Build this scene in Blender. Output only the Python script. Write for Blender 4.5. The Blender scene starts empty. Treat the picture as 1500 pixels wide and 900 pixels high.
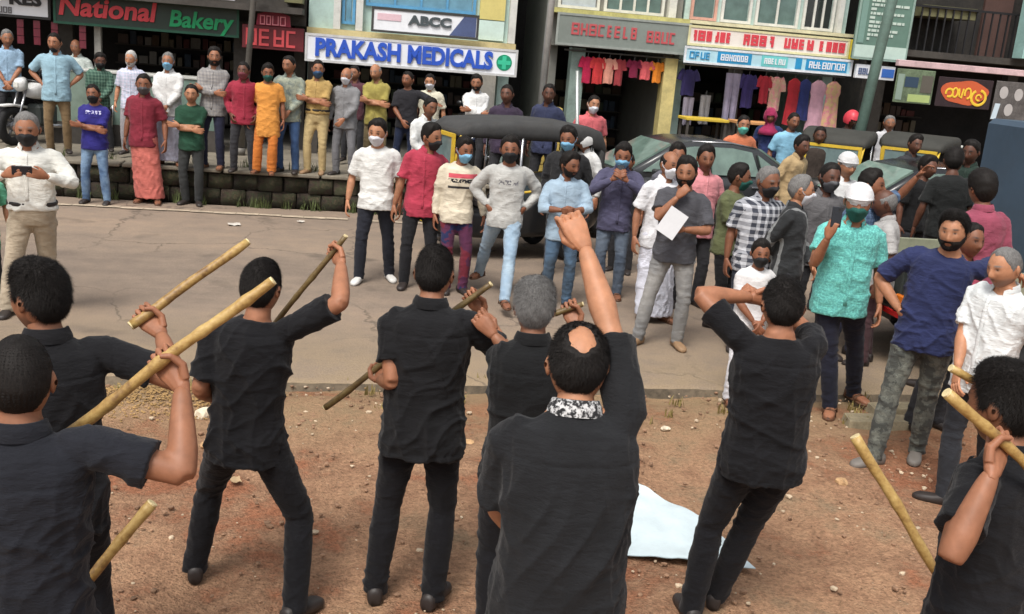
import bpy, bmesh, math, random
import numpy as np
from mathutils import Vector, Matrix

scene = bpy.context.scene
COL = scene.collection

# ------------------------------------------------------------ camera, sky, sun, exposure
PITCH, ROLL, CAMZ = math.radians(14.3), math.radians(4.8), 2.6
fwd = Vector((0, math.cos(PITCH), -math.sin(PITCH)))
up0 = Vector((0, math.sin(PITCH), math.cos(PITCH)))
rt0 = Vector((1, 0, 0))
rt = math.cos(ROLL) * rt0 + math.sin(ROLL) * up0
up = -math.sin(ROLL) * rt0 + math.cos(ROLL) * up0
cam = bpy.data.objects.new('camera', bpy.data.cameras.new('camera'))
COL.objects.link(cam)
cam.data.sensor_width = 36.0
cam.data.lens = 36.0
cam.data.clip_start = 0.05
cam.data.clip_end = 1500.0
m = Matrix.Identity(4)
for i in range(3):
    m[i][0] = rt[i]; m[i][1] = up[i]; m[i][2] = -fwd[i]
m[2][3] = CAMZ
cam.matrix_world = m
scene.camera = cam

world = bpy.data.worlds.new('World')
scene.world = world
world.use_nodes = True
wn = world.node_tree
wn.nodes.clear()
sky = wn.nodes.new('ShaderNodeTexSky')
sky.sky_type = 'NISHITA'
sky.sun_disc = False
sky.sun_elevation = math.radians(58)
sky.sun_rotation = math.radians(200)
sky.air_density = 1.0
sky.dust_density = 4.0
sky.ozone_density = 0.6
hs = wn.nodes.new('ShaderNodeHueSaturation')
hs.inputs['Saturation'].default_value = 0.22      # a grey, overcast sky
bg = wn.nodes.new('ShaderNodeBackground')
bg.inputs['Strength'].default_value = 0.105
wo = wn.nodes.new('ShaderNodeOutputWorld')
wn.links.new(sky.outputs[0], hs.inputs['Color'])
wn.links.new(hs.outputs[0], bg.inputs['Color'])
wn.links.new(bg.outputs[0], wo.inputs['Surface'])

sun = bpy.data.objects.new('sun', bpy.data.lights.new('sun', 'SUN'))
COL.objects.link(sun)
sun.data.energy = 1.5
sun.data.angle = math.radians(20)
sun.data.color = (1.0, 0.95, 0.88)
_el, _az = math.radians(58), math.radians(200)     # light comes from behind the camera, a little to its left
_d = Vector((math.sin(_az) * math.cos(_el), math.cos(_az) * math.cos(_el), math.sin(_el)))
sun.rotation_euler = (-_d).to_track_quat('-Z', 'Y').to_euler()

scene.render.engine = 'CYCLES'
vs = scene.view_settings
vs.view_transform = 'Standard'
vs.look = 'None'
vs.gamma = 1.0
vs.use_curve_mapping = False
vs.exposure = 0.85

# ------------------------------------------------------------ helpers
R10 = math.radians(10)
CU, SU = math.cos(R10), math.sin(R10)
def S(a, b, z=0.0):            # street frame: a runs along the street, b across it
    return Vector((a * CU - b * SU, a * SU + b * CU, z))

def tag(o, label=None, cat=None, group=None, kind=None):
    if label: o['label'] = label
    if cat: o['category'] = cat
    if group: o['group'] = group
    if kind: o['kind'] = kind
    return o

def empty(name, loc, rz=0.0, label=None, cat=None, group=None):
    o = bpy.data.objects.new(name, None)
    COL.objects.link(o)
    o.location = loc
    o.rotation_euler = (0, 0, rz)
    o.empty_display_size = 0.2
    return tag(o, label, cat, group)

def lin(c):
    return c / 12.92 if c <= 0.04045 else ((c + 0.055) / 1.055) ** 2.4
def rgb(r, g, b):              # sRGB 0-255 to linear
    return (lin(r / 255), lin(g / 255), lin(b / 255))

def mesh_arrays(name, V, quads=None, tris=None, smooth=True, col=None):
    V = np.asarray(V, dtype=np.float32).reshape(-1, 3)
    q = np.zeros((0, 4), np.int32) if quads is None or len(quads) == 0 else np.asarray(quads, np.int32)
    t = np.zeros((0, 3), np.int32) if tris is None or len(tris) == 0 else np.asarray(tris, np.int32)
    me = bpy.data.meshes.new(name)
    me.vertices.add(len(V)); me.vertices.foreach_set('co', V.ravel())
    me.loops.add(q.size + t.size)
    me.loops.foreach_set('vertex_index', np.concatenate([q.ravel(), t.ravel()]).astype(np.int32))
    n = len(q) + len(t)
    me.polygons.add(n)
    st = np.concatenate([np.arange(len(q)) * 4, q.size + np.arange(len(t)) * 3]).astype(np.int32)
    me.polygons.foreach_set('loop_start', st)
    me.polygons.foreach_set('loop_total', np.concatenate([np.full(len(q), 4), np.full(len(t), 3)]).astype(np.int32))
    me.polygons.foreach_set('use_smooth', np.full(n, smooth, dtype=bool))
    if col is not None:
        at = me.color_attributes.new('Col', 'FLOAT_COLOR', 'POINT')
        c4 = np.ones((len(V), 4), np.float32); c4[:, :3] = col
        at.data.foreach_set('color', c4.ravel())
    me.update(calc_edges=True)
    me.validate()
    return me

def link(name, me, mat=None, parent=None, loc=None, rz=None):
    o = bpy.data.objects.new(name, me)
    COL.objects.link(o)
    if mat is not None:
        if len(me.materials) == 0:
            me.materials.append(mat)
        else:
            o.material_slots[0].link = 'OBJECT'
            o.material_slots[0].material = mat
    if parent is not None: o.parent = parent
    if loc is not None: o.location = loc
    if rz is not None: o.rotation_euler = (0, 0, rz)
    return o

class MB:                      # collects faces, then becomes one mesh
    def __init__(s): s.v = []; s.f = []
    def add(s, V, F):
        k = len(s.v); s.v += [tuple(p) for p in V]; s.f += [tuple(i + k for i in f) for f in F]; return s
    def box(s, x0, x1, y0, y1, z0, z1, bev=0.0):
        if bev <= 0:
            V = [(x, y, z) for z in (z0, z1) for y in (y0, y1) for x in (x0, x1)]
            return s.add(V, [(0, 2, 3, 1), (4, 5, 7, 6), (0, 1, 5, 4), (2, 6, 7, 3), (0, 4, 6, 2), (1, 3, 7, 5)])
        b = bev
        V = []; 
        xs, ys, zs = (x0, x1), (y0, y1), (z0, z1)
        def vid(ix, iy, iz, ax):
            p = [xs[ix], ys[iy], zs[iz]]; ii = (ix, iy, iz)
            for k in range(3):
                if k != ax: p[k] += b if ii[k] == 0 else -b
            V.append(tuple(p)); return len(V) - 1
        idx = {}
        for ix in (0, 1):
            for iy in (0, 1):
                for iz in (0, 1):
                    for ax in range(3): idx[(ix, iy, iz, ax)] = vid(ix, iy, iz, ax)
        F = []
        for c in (0, 1):
            f = [idx[(c, 0, 0, 0)], idx[(c, 1, 0, 0)], idx[(c, 1, 1, 0)], idx[(c, 0, 1, 0)]]; F.append(f if c else f[::-1])
            f = [idx[(0, c, 0, 1)], idx[(0, c, 1, 1)], idx[(1, c, 1, 1)], idx[(1, c, 0, 1)]]; F.append(f if c else f[::-1])
            f = [idx[(0, 0, c, 2)], idx[(1, 0, c, 2)], idx[(1, 1, c, 2)], idx[(0, 1, c, 2)]]; F.append(f if c else f[::-1])
        for p in (0, 1):
            for q in (0, 1):
                F.append([idx[(p, q, 0, 0)], idx[(p, q, 1, 0)], idx[(p, q, 1, 1)], idx[(p, q, 0, 1)]])
                F.append([idx[(p, 0, q, 0)], idx[(p, 1, q, 0)], idx[(p, 1, q, 2)], idx[(p, 0, q, 2)]])
                F.append([idx[(0, p, q, 1)], idx[(1, p, q, 1)], idx[(1, p, q, 2)], idx[(0, p, q, 2)]])
        for ix in (0, 1):
            for iy in (0, 1):
                for iz in (0, 1): F.append([idx[(ix, iy, iz, a)] for a in range(3)])
        return s.add(V, F)
    def tube(s, path, r, n=10, caps=True):
        V, F = tube(path, r, n, caps); return s.add(V, F)
    def prism(s, poly, y0, y1):       # poly in (x, z), extruded along y
        n = len(poly)
        V = [(x, y0, z) for x, z in poly] + [(x, y1, z) for x, z in poly]
        F = [tuple(range(n)), tuple(range(2 * n - 1, n - 1, -1))]
        F += [(i, i + n, (i + 1) % n + n, (i + 1) % n) for i in range(n)]
        return s.add(V, F)
    def build(s, name, mat, parent=None, smooth=False, fix=True):
        me = bpy.data.meshes.new(name)
        me.from_pydata(s.v, [], s.f)
        if fix:
            bm = bmesh.new(); bm.from_mesh(me)
            bmesh.ops.recalc_face_normals(bm, faces=bm.faces)
            bm.to_mesh(me); bm.free()
        if smooth:
            me.polygons.foreach_set('use_smooth', np.ones(len(me.polygons), dtype=bool))
        me.update()
        return link(name, me, mat, parent)

def norm(v):
    v = np.asarray(v, float); l = np.linalg.norm(v); return v / l if l > 1e-9 else v
def tube(path, r, n=10, caps=True, ref=None):
    P = [np.asarray(p, float) for p in path]
    m = len(P)
    if not hasattr(r, '__len__'): r = [r] * m
    T = [norm(P[min(i + 1, m - 1)] - P[max(i - 1, 0)]) for i in range(m)]
    u = np.asarray(ref, float) if ref is not None else (np.array([1., 0, 0]) if abs(T[0][0]) < .8 else np.array([0, 1., 0]))
    V = []; F = []
    for i in range(m):
        u = norm(u - T[i] * (u @ T[i])); w = np.cross(T[i], u)
        ra, rb = r[i] if hasattr(r[i], '__len__') else (r[i], r[i])
        for k in range(n):
            a = 2 * math.pi * k / n
            V.append(P[i] + u * math.cos(a) * ra + w * math.sin(a) * rb)
    for i in range(m - 1):
        for k in range(n):
            k2 = (k + 1) % n
            F.append((i * n + k, i * n + k2, (i + 1) * n + k2, (i + 1) * n + k))
    if caps:
        F.append(tuple(range(n - 1, -1, -1))); F.append(tuple(range((m - 1) * n, m * n)))
    return V, F

# ------------------------------------------------------------ materials
MATS = {}
def nt(name):
    mt = bpy.data.materials.new(name); mt.use_nodes = True
    N = mt.node_tree; B = N.nodes['Principled BSDF']
    return mt, N, B
def _noise(N, scale, detail=4, rough=.6, co=None):
    t = N.nodes.new('ShaderNodeTexNoise'); t.inputs['Scale'].default_value = scale
    t.inputs['Detail'].default_value = detail; t.inputs['Roughness'].default_value = rough
    if co is not None: N.links.new(co, t.inputs['Vector'])
    return t
def _math(N, op, a, b=None, clamp=False):
    n = N.nodes.new('ShaderNodeMath'); n.operation = op; n.use_clamp = clamp
    for i, q in enumerate((a, b)):
        if q is None: continue
        if isinstance(q, (int, float)): n.inputs[i].default_value = q
        else: N.links.new(q, n.inputs[i])
    return n.outputs[0]
def _mix(N, fac, a, b):
    n = N.nodes.new('ShaderNodeMix'); n.data_type = 'RGBA'
    for key, q in ((0, fac), (6, a), (7, b)):
        if isinstance(q, (int, float)): n.inputs[key].default_value = q
        elif isinstance(q, tuple): n.inputs[key].default_value = (*q[:3], 1)
        else: N.links.new(q, n.inputs[key])
    return n.outputs[2]
def _ramp(N, fac, stops, const=False):
    n = N.nodes.new('ShaderNodeValToRGB')
    if const: n.color_ramp.interpolation = 'CONSTANT'
    e = n.color_ramp.elements
    while len(e) < len(stops): e.new(0.5)
    for k, (p, c) in enumerate(stops):
        e[k].position = p; e[k].color = (*c, 1) if hasattr(c, '__len__') else (c, c, c, 1)
    N.links.new(fac, n.inputs[0])
    return n.outputs[0]
def _bump(N, B, h, strength, dist=0.02):
    n = N.nodes.new('ShaderNodeBump'); n.inputs['Strength'].default_value = strength; n.inputs['Distance'].default_value = dist
    N.links.new(h, n.inputs['Height']); N.links.new(n.outputs[0], B.inputs['Normal'])
def _obj(N):
    return N.nodes.new('ShaderNodeTexCoord').outputs['Object']

def plain(name, color, rough=.6, metal=0.0, var=.18, scale=3.0, bump=.0, dirt=0.0, spec=.4):
    """painted / plastic / plaster surface with uneven tone, blotches of grime and a fine relief"""
    if name in MATS: return MATS[name]
    mt, N, B = nt(name)
    co = _obj(N)
    n1 = _noise(N, scale, 6, .65, co)
    n2 = _noise(N, scale * 9, 3, .6, co)
    f = _math(N, 'ADD', _math(N, 'MULTIPLY', n1.outputs[0], .7), _math(N, 'MULTIPLY', n2.outputs[0], .3))
    lo = tuple(c * (1 - var * 1.6) for c in color); hi = tuple(min(1, c * (1 + var)) for c in color)
    c = _ramp(N, f, [(.3, lo), (.7, hi)])
    if dirt > 0:
        n3 = _noise(N, scale * 1.7, 8, .75, co)
        g = _ramp(N, n3.outputs[0], [(.48, 0.0), (.72, dirt)])
        c = _mix(N, g, c, (.06, .05, .04))
    N.links.new(c, B.inputs['Base Color'])
    B.inputs['Roughness'].default_value = rough; B.inputs['Metallic'].default_value = metal
    B.inputs['Specular IOR Level'].default_value = spec
    if bump > 0: _bump(N, B, n2.outputs[0], bump, .01)
    MATS[name] = mt
    return mt

def cloth(name, color, pat=None, c2=None, k=1.0):
    key = 'cloth_' + name
    if key in MATS: return MATS[key]
    mt, N, B = nt(key)
    co = _obj(N)
    sep = N.nodes.new('ShaderNodeSeparateXYZ'); N.links.new(co, sep.inputs[0])
    X, Y, Z = sep.outputs
    n1 = _noise(N, 5, 5, .6, co)
    lo = tuple(c * .74 for c in color); hi = tuple(min(1, c * 1.14) for c in color)
    c = _ramp(N, n1.outputs[0], [(.32, lo), (.68, hi)])
    def stripe(coord, freq, width, phase=0):
        fr = _math(N, 'FRACT', _math(N, 'ADD', _math(N, 'MULTIPLY', coord, freq), phase))
        return _math(N, 'LESS_THAN', fr, width)
    if pat == 'check':
        xy = _math(N, 'ADD', X, _math(N, 'MULTIPLY', Y, .7))
        s1 = stripe(xy, 22 * k, .42); s2 = stripe(Z, 22 * k, .42)
        f = _math(N, 'MULTIPLY', _math(N, 'ADD', s1, s2), .5)
        c = _mix(N, f, c, c2)
    elif pat == 'fine':                       # small broken print
        n4 = _noise(N, 60 * k, 3, .7, co)
        c = _mix(N, _ramp(N, n4.outputs[0], [(.46, 0.0), (.56, 1.0)]), c, c2)
    elif pat == 'camo':
        n4 = _noise(N, 11 * k, 3, .6, co)
        c = _mix(N, _ramp(N, n4.outputs[0], [(.42, 0.0), (.47, .5), (.55, .5), (.58, 1.0)], True), c, c2)
    elif pat == 'stripe':
        c = _mix(N, stripe(_math(N, 'ADD', X, _math(N, 'MULTIPLY', Y, .7)), 30 * k, .3), c, c2)
    elif pat == 'fade':                       # worn denim: paler patches on thighs and knees
        n4 = _noise(N, 3.2, 4, .6, co)
        c = _mix(N, _ramp(N, n4.outputs[0], [(.42, 0.0), (.66, .75)]), c, c2)
    elif pat == 'bands':                      # printed chest bands
        def zr(z0, z1): return _math(N, 'MULTIPLY', _math(N, 'GREATER_THAN', Z, z0), _math(N, 'LESS_THAN', Z, z1))
        fr = _math(N, 'MULTIPLY', _math(N, 'LESS_THAN', Y, -.02), _math(N, 'LESS_THAN', _math(N, 'ABSOLUTE', X), .15))
        c = _mix(N, _math(N, 'MULTIPLY', zr(1.235, 1.28), fr), c, rgb(196, 84, 96))
        bk = _noise(N, 45, 1, .5, co)
        c = _mix(N, _math(N, 'MULTIPLY', _math(N, 'MULTIPLY', zr(1.185, 1.225), fr), _math(N, 'GREATER_THAN', bk.outputs[0], .45)), c, rgb(40, 40, 45))
        c = _mix(N, _math(N, 'MULTIPLY', zr(1.125, 1.15), fr), c, rgb(52, 50, 52))
    elif pat == 'print':                      # a row of printed characters across the chest
        fr = _math(N, 'MULTIPLY', _math(N, 'LESS_THAN', Y, -.03), _math(N, 'LESS_THAN', _math(N, 'ABSOLUTE', X), .1))
        zr = _math(N, 'MULTIPLY', _math(N, 'GREATER_THAN', Z, 1.235), _math(N, 'LESS_THAN', Z, 1.285))
        bk = _noise(N, 38, 1, .5, co)
        c = _mix(N, _math(N, 'MULTIPLY', _math(N, 'MULTIPLY', fr, zr), _math(N, 'GREATER_THAN', bk.outputs[0], .5)), c, c2)
    elif pat == 'emblem':                     # big round print on the belly
        d = _math(N, 'ADD', _math(N, 'POWER', X, 2), _math(N, 'POWER', _math(N, 'SUBTRACT', Z, 1.12), 2))
        f = _math(N, 'MULTIPLY', _math(N, 'LESS_THAN', d, .0085), _math(N, 'LESS_THAN', Y, 0))
        bk = _noise(N, 30, 2, .5, co)
        c = _mix(N, _math(N, 'MULTIPLY', f, _math(N, 'ADD', _math(N, 'MULTIPLY', _math(N, 'GREATER_THAN', bk.outputs[0], .5), .5), .5)), c, c2)
    N.links.new(c, B.inputs['Base Color'])
    B.inputs['Roughness'].default_value = .88
    B.inputs['Specular IOR Level'].default_value = .22
    B.inputs['Sheen Weight'].default_value = .08
    # crumple: stretched, ridged wrinkles in two directions plus the weave
    hs_ = []
    for sc, rot_ in (((1.0, 1.0, 3.2), (.0, .5, .3)), ((1.0, 1.0, 2.8), (.0, -.6, -.2))):
        mp = N.nodes.new('ShaderNodeMapping'); mp.inputs['Scale'].default_value = sc; mp.inputs['Rotation'].default_value = rot_; N.links.new(co, mp.inputs[0])
        nn = _noise(N, 8.5, 5, .62, mp.outputs[0])
        hs_.append(_math(N, 'SUBTRACT', 1.0, _math(N, 'ABSOLUTE', _math(N, 'MULTIPLY', _math(N, 'SUBTRACT', nn.outputs[0], .5), 5.0)), True))
    n3 = _noise(N, 520, 2, .5, co)
    h = _math(N, 'ADD', _math(N, 'MULTIPLY', _math(N, 'ADD', hs_[0], hs_[1]), .5), _math(N, 'MULTIPLY', n3.outputs[0], .06))
    _bump(N, B, h, .38, .014)
    MATS[key] = mt
    return mt

def skin_mat():
    mt, N, B = nt('skin')
    co = _obj(N)
    a = N.nodes.new('ShaderNodeVertexColor'); a.layer_name = 'Col'
    n1 = _noise(N, 22, 5, .6, co)
    f = _ramp(N, n1.outputs[0], [(.3, .80), (.7, 1.12)])
    mx = N.nodes.new('ShaderNodeMix'); mx.data_type = 'RGBA'; mx.blend_type = 'MULTIPLY'; mx.inputs[0].default_value = 1
    N.links.new(a.outputs[0], mx.inputs[6]); N.links.new(f, mx.inputs[7])
    N.links.new(mx.outputs[2], B.inputs['Base Color'])
    B.inputs['Roughness'].default_value = .52
    B.inputs['Specular IOR Level'].default_value = .35
    B.inputs['Subsurface Weight'].default_value = .08
    B.inputs['Subsurface Radius'].default_value = (.01, .004, .002)
    n2 = _noise(N, 300, 3, .6, co); _bump(N, B, n2.outputs[0], .12, .002)
    return mt
def hair_mat(name, color):
    mt, N, B = nt('hair_' + name)
    co = _obj(N)
    mp = N.nodes.new('ShaderNodeMapping'); mp.inputs['Scale'].default_value = (1, 1, .25); N.links.new(co, mp.inputs[0])
    n1 = _noise(N, 170, 4, .7, mp.outputs[0])
    c = _ramp(N, n1.outputs[0], [(.3, tuple(q * .55 for q in color)), (.72, tuple(q * 1.5 for q in color))])
    N.links.new(c, B.inputs['Base Color'])
    B.inputs['Roughness'].default_value = .6; B.inputs['Specular IOR Level'].default_value = .16
    _bump(N, B, n1.outputs[0], .5, .004)
    return mt
def glass(name, color=(.05, .07, .07), rough=.08):
    if name in MATS: return MATS[name]
    mt, N, B = nt(name)
    co = _obj(N); n = _noise(N, 4, 4, .6, co)
    N.links.new(_ramp(N, n.outputs[0], [(.3, tuple(c * .6 for c in color)), (.7, color)]), B.inputs['Base Color'])
    B.inputs['Roughness'].default_value = rough; B.inputs['Specular IOR Level'].default_value = .9
    MATS[name] = mt
    return mt
# ------------------------------------------------------------ ground, road, verge
def dirt_material():
    mt, N, B = nt('laterite_dirt')
    co = _obj(N)
    big = _noise(N, .55, 5, .6, co); mid = _noise(N, 3.2, 6, .7, co); fine = _noise(N, 38, 5, .75, co)
    vor = N.nodes.new('ShaderNodeTexVoronoi'); vor.inputs['Scale'].default_value = 26; N.links.new(co, vor.inputs['Vector'])
    vor2 = N.nodes.new('ShaderNodeTexVoronoi'); vor2.inputs['Scale'].default_value = 70; N.links.new(co, vor2.inputs['Vector'])
    f = _math(N, 'ADD', _math(N, 'MULTIPLY', big.outputs[0], .6), _math(N, 'MULTIPLY', mid.outputs[0], .4))
    c = _ramp(N, f, [(.34, rgb(124, 82, 60)), (.42, rgb(152, 102, 76)), (.48, rgb(146, 112, 88)), (.54, rgb(166, 130, 102)), (.62, rgb(142, 120, 96))])
    fi = _ramp(N, fine.outputs[0], [(.32, .5), (.66, 1.25)])
    mx = N.nodes.new('ShaderNodeMix'); mx.data_type = 'RGBA'; mx.blend_type = 'MULTIPLY'; mx.inputs[0].default_value = .9
    N.links.new(c, mx.inputs[6]); N.links.new(fi, mx.inputs[7])
    peb = _ramp(N, vor.outputs['Distance'], [(.10, 1.0), (.19, 0.0)])
    pm = _math(N, 'MULTIPLY', peb, _ramp(N, mid.outputs[0], [(.5, 0.0), (.62, .8)]))
    c2 = _mix(N, pm, mx.outputs[2], rgb(170, 150, 128))
    sep = N.nodes.new('ShaderNodeSeparateXYZ'); N.links.new(co, sep.inputs[0])
    eg = N.nodes.new('ShaderNodeMapRange'); eg.inputs[1].default_value = 6.0; eg.inputs[2].default_value = 7.7; N.links.new(sep.outputs[1], eg.inputs[0])
    ef = _math(N, 'MULTIPLY', eg.outputs[0], _ramp(N, mid.outputs[0], [(.34, .3), (.58, .95)]))
    c2 = _mix(N, ef, c2, rgb(140, 120, 92))
    N.links.new(c2, B.inputs['Base Color'])
    B.inputs['Roughness'].default_value = .95; B.inputs['Specular IOR Level'].default_value = .15
    h = _math(N, 'ADD', _math(N, 'ADD', _math(N, 'MULTIPLY', mid.outputs[0], 1.2), _math(N, 'MULTIPLY', fine.outputs[0], .5)),
              _math(N, 'ADD', _math(N, 'MULTIPLY', peb, .25), _math(N, 'MULTIPLY', vor2.outputs['Distance'], -.3)))
    _bump(N, B, h, .9, .03)
    return mt
def asphalt_material():
    mt, N, B = nt('dusty_asphalt')
    co = _obj(N)
    mp = N.nodes.new('ShaderNodeMapping'); mp.inputs['Scale'].default_value = (.22, 1, 1); N.links.new(co, mp.inputs[0])
    big = _noise(N, .5, 6, .65, mp.outputs[0]); mid = _noise(N, 2.5, 5, .7, co); fine = _noise(N, 90, 4, .7, co)
    sep = N.nodes.new('ShaderNodeSeparateXYZ'); N.links.new(co, sep.inputs[0])
    f = _math(N, 'ADD', _math(N, 'MULTIPLY', big.outputs[0], .65), _math(N, 'MULTIPLY', mid.outputs[0], .35))
    c = _ramp(N, f, [(.36, rgb(116, 104, 94)), (.5, rgb(136, 121, 107)), (.64, rgb(152, 133, 115))])
    # red dust carried on to the tarmac near the verge
    edge = N.nodes.new('ShaderNodeMapRange'); edge.inputs[1].default_value = 9.6; edge.inputs[2].default_value = 7.5
    N.links.new(sep.outputs[1], edge.inputs[0])
    ef = _math(N, 'MULTIPLY', edge.outputs[0], _ramp(N, mid.outputs[0], [(.34, .35), (.56, 1.0)]))
    c = _mix(N, ef, c, rgb(146, 128, 104))
    fi = _ramp(N, fine.outputs[0], [(.32, .66), (.68, 1.22)])
    mx = N.nodes.new('ShaderNodeMix'); mx.data_type = 'RGBA'; mx.blend_type = 'MULTIPLY'; mx.inputs[0].default_value = .8
    N.links.new(c, mx.inputs[6]); N.links.new(fi, mx.inputs[7])
    # oil stains
    st = _noise(N, 1.3, 3, .5, co)
    c3 = _mix(N, _ramp(N, st.outputs[0], [(.62, 0.0), (.72, .45)]), mx.outputs[2], (.05, .045, .04))
    # crack lines and a darker patch repair
    wp = _noise(N, 2.0, 4, .6, co); va = N.nodes.new('ShaderNodeVectorMath'); va.operation = 'MULTIPLY_ADD'; va.inputs[1].default_value = (.6, .6, .6)
    N.links.new(wp.outputs['Color'], va.inputs[0]); N.links.new(co, va.inputs[2])
    vc = N.nodes.new('ShaderNodeTexVoronoi'); vc.feature = 'DISTANCE_TO_EDGE'; vc.inputs['Scale'].default_value = .55; N.links.new(va.outputs[0], vc.inputs['Vector'])
    crk = _math(N, 'MULTIPLY', _ramp(N, vc.outputs['Distance'], [(.003, .5), (.010, 0.0)]), _ramp(N, big.outputs[0], [(.44, 0.0), (.54, 1.0)]))
    c3 = _mix(N, crk, c3, (.035, .032, .03))
    N.links.new(c3, B.inputs['Base Color'])
    B.inputs['Roughness'].default_value = .9; B.inputs['Specular IOR Level'].default_value = .2
    _bump(N, B, _math(N, 'ADD', _math(N, 'MULTIPLY', fine.outputs[0], .5), mid.outputs[0]), .5, .012)
    return mt
M_DIRT = dirt_material(); M_ROAD = asphalt_material()
rng = np.random.default_rng(5)
def wav(P, seed, n=7, lo=.3, hi=6.0):
    r = np.random.default_rng(seed); out = np.zeros(len(P))
    for i in range(n):
        k = lo * (hi / lo) ** (i / (n - 1)); a = r.uniform(0, 6.28); ph = r.uniform(0, 6.28); ph2 = r.uniform(0, 6.28)
        d = np.array([math.cos(a), math.sin(a)]); e = np.array([-d[1], d[0]])
        q = P[:, :2]
        out += np.sin(q @ d * 6.28 * k + ph + 1.3 * np.sin(q @ e * 6.28 * k * .6 + ph2)) / (1 + 1.1 * i)
    return out / 2.0
def axis(dense0, dense1, step, far):
    core = np.arange(dense0, dense1 + 1e-6, step)
    out = [dense1 + step * (1.35 ** k - 1) * 3.2 for k in range(1, 60)]
    out = [q for q in out if q < far] + [far]
    inn = [dense0 - step * (1.35 ** k - 1) * 3.2 for k in range(1, 60)]
    inn = [q for q in inn if q > -far] + [-far]
    return np.array(sorted(inn) + list(core) + out)
ax_a = axis(-3.5, 6.5, .06, 450.0); ax_b = axis(3.2, 8.2, .06, 450.0)
GA, GB = np.meshgrid(ax_a, ax_b, indexing='xy')
P = np.stack([GA.ravel(), GB.ravel()], 1)
near = ((P[:, 1] < 9) & (P[:, 1] > 0) & (np.abs(P[:, 0]) < 12)).astype(float)
Z = -.045 + near * (.016 * wav(P, 3) + .010 * wav(P, 9, 6, 1.5, 7))
# a scraped-up heap of yellow sand by the road edge
Z -= near * .028 * np.exp(-((P[:, 1] - 7.52) / .16) ** 2) * (1 + .6 * wav(P, 77, 5, .2, 2))
Z += .10 * np.exp(-(((P[:, 0] + 1.15) / .42) ** 2 + ((P[:, 1] - 7.15) / .20) ** 2)) * (1 + .35 * wav(P, 21, 6, 1.2, 6))
na, nb = len(ax_a), len(ax_b)
ii, jj = np.meshgrid(np.arange(na - 1), np.arange(nb - 1), indexing='xy')
q0 = (jj * na + ii).ravel()
quads = np.stack([q0, q0 + 1, q0 + na + 1, q0 + na], 1)
V3 = np.stack([P[:, 0], P[:, 1], Z], 1)
g = link('ground', mesh_arrays('ground', V3, quads), M_DIRT, rz=R10)
tag(g, kind='structure')

# road slab, ragged on the verge side
ra = np.concatenate([np.linspace(-120, -9, 30), np.arange(-8.9, 14, .05), np.linspace(14.1, 220, 40)])
e2 = np.stack([ra, ra * 0], 1)
edge = 7.62 + .05 * wav(e2, 31, 7, .25, 6) + .10 * wav(e2, 32, 4, .08, .5)
bs = np.array([0, .04, .12, .4, 1.0, 2.0, 3.2, 4.5, 6.0, 7.55, 7.62])
rows = []
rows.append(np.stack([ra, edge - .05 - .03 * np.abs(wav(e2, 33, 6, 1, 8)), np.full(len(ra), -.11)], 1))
for k, bb in enumerate(bs):
    fr = bb / 7.62
    bpos = edge + (15.28 - edge) * fr
    zz = np.full(len(ra), 0.0) - (.014 if k == 0 else 0)
    rows.append(np.stack([ra, bpos, zz + .006 * (k > 0) * wav(np.stack([ra, bpos], 1), 34, 4, .1, .8) * (bb < 7)], 1))
Vr = np.concatenate(rows); n = len(ra)
qs = []
for r_ in range(1, len(rows) - 1):
    i = np.arange(n - 1) + r_ * n
    qs.append(np.stack([i, i + 1, i + n + 1, i + n], 1))
road = link('road', mesh_arrays('road', Vr, np.concatenate(qs)), M_ROAD, rz=R10)
tag(road, kind='structure')
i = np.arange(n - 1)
re_ = link('road_edge', mesh_arrays('road_edge', np.concatenate(rows[:2]), np.stack([i, i + 1, i + n + 1, i + n], 1)), plain('bitumen_painted_shade', rgb(104, 92, 76), .92, var=.55, scale=3, dirt=.5), rz=R10)  # slab's cut face, colour darkened to paint in the shadow line at the verge
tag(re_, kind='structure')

# pale worn edge line and dust strip along the far side of the road
mb = MB()
for k in range(46):
    a0 = -9.5 + k * .31
    if random.Random(k).random() < .05: continue
    w = .10 + .04 * random.Random(k + 90).random()
    b0 = 14.55 + .02 * math.sin(k * 1.7)
    mb.add([(a0, b0, .012), (a0 + .30, b0 + .01, .012), (a0 + .30, b0 + w + .012, .012), (a0, b0 + w, .012)], [(0, 1, 2, 3)])
ln = mb.build('road_edge_line', plain('worn_line_paint', rgb(184, 168, 146), .9, var=.3, scale=5, dirt=.5)); ln.rotation_euler = (0, 0, R10)
tag(ln, kind='structure')

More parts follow.
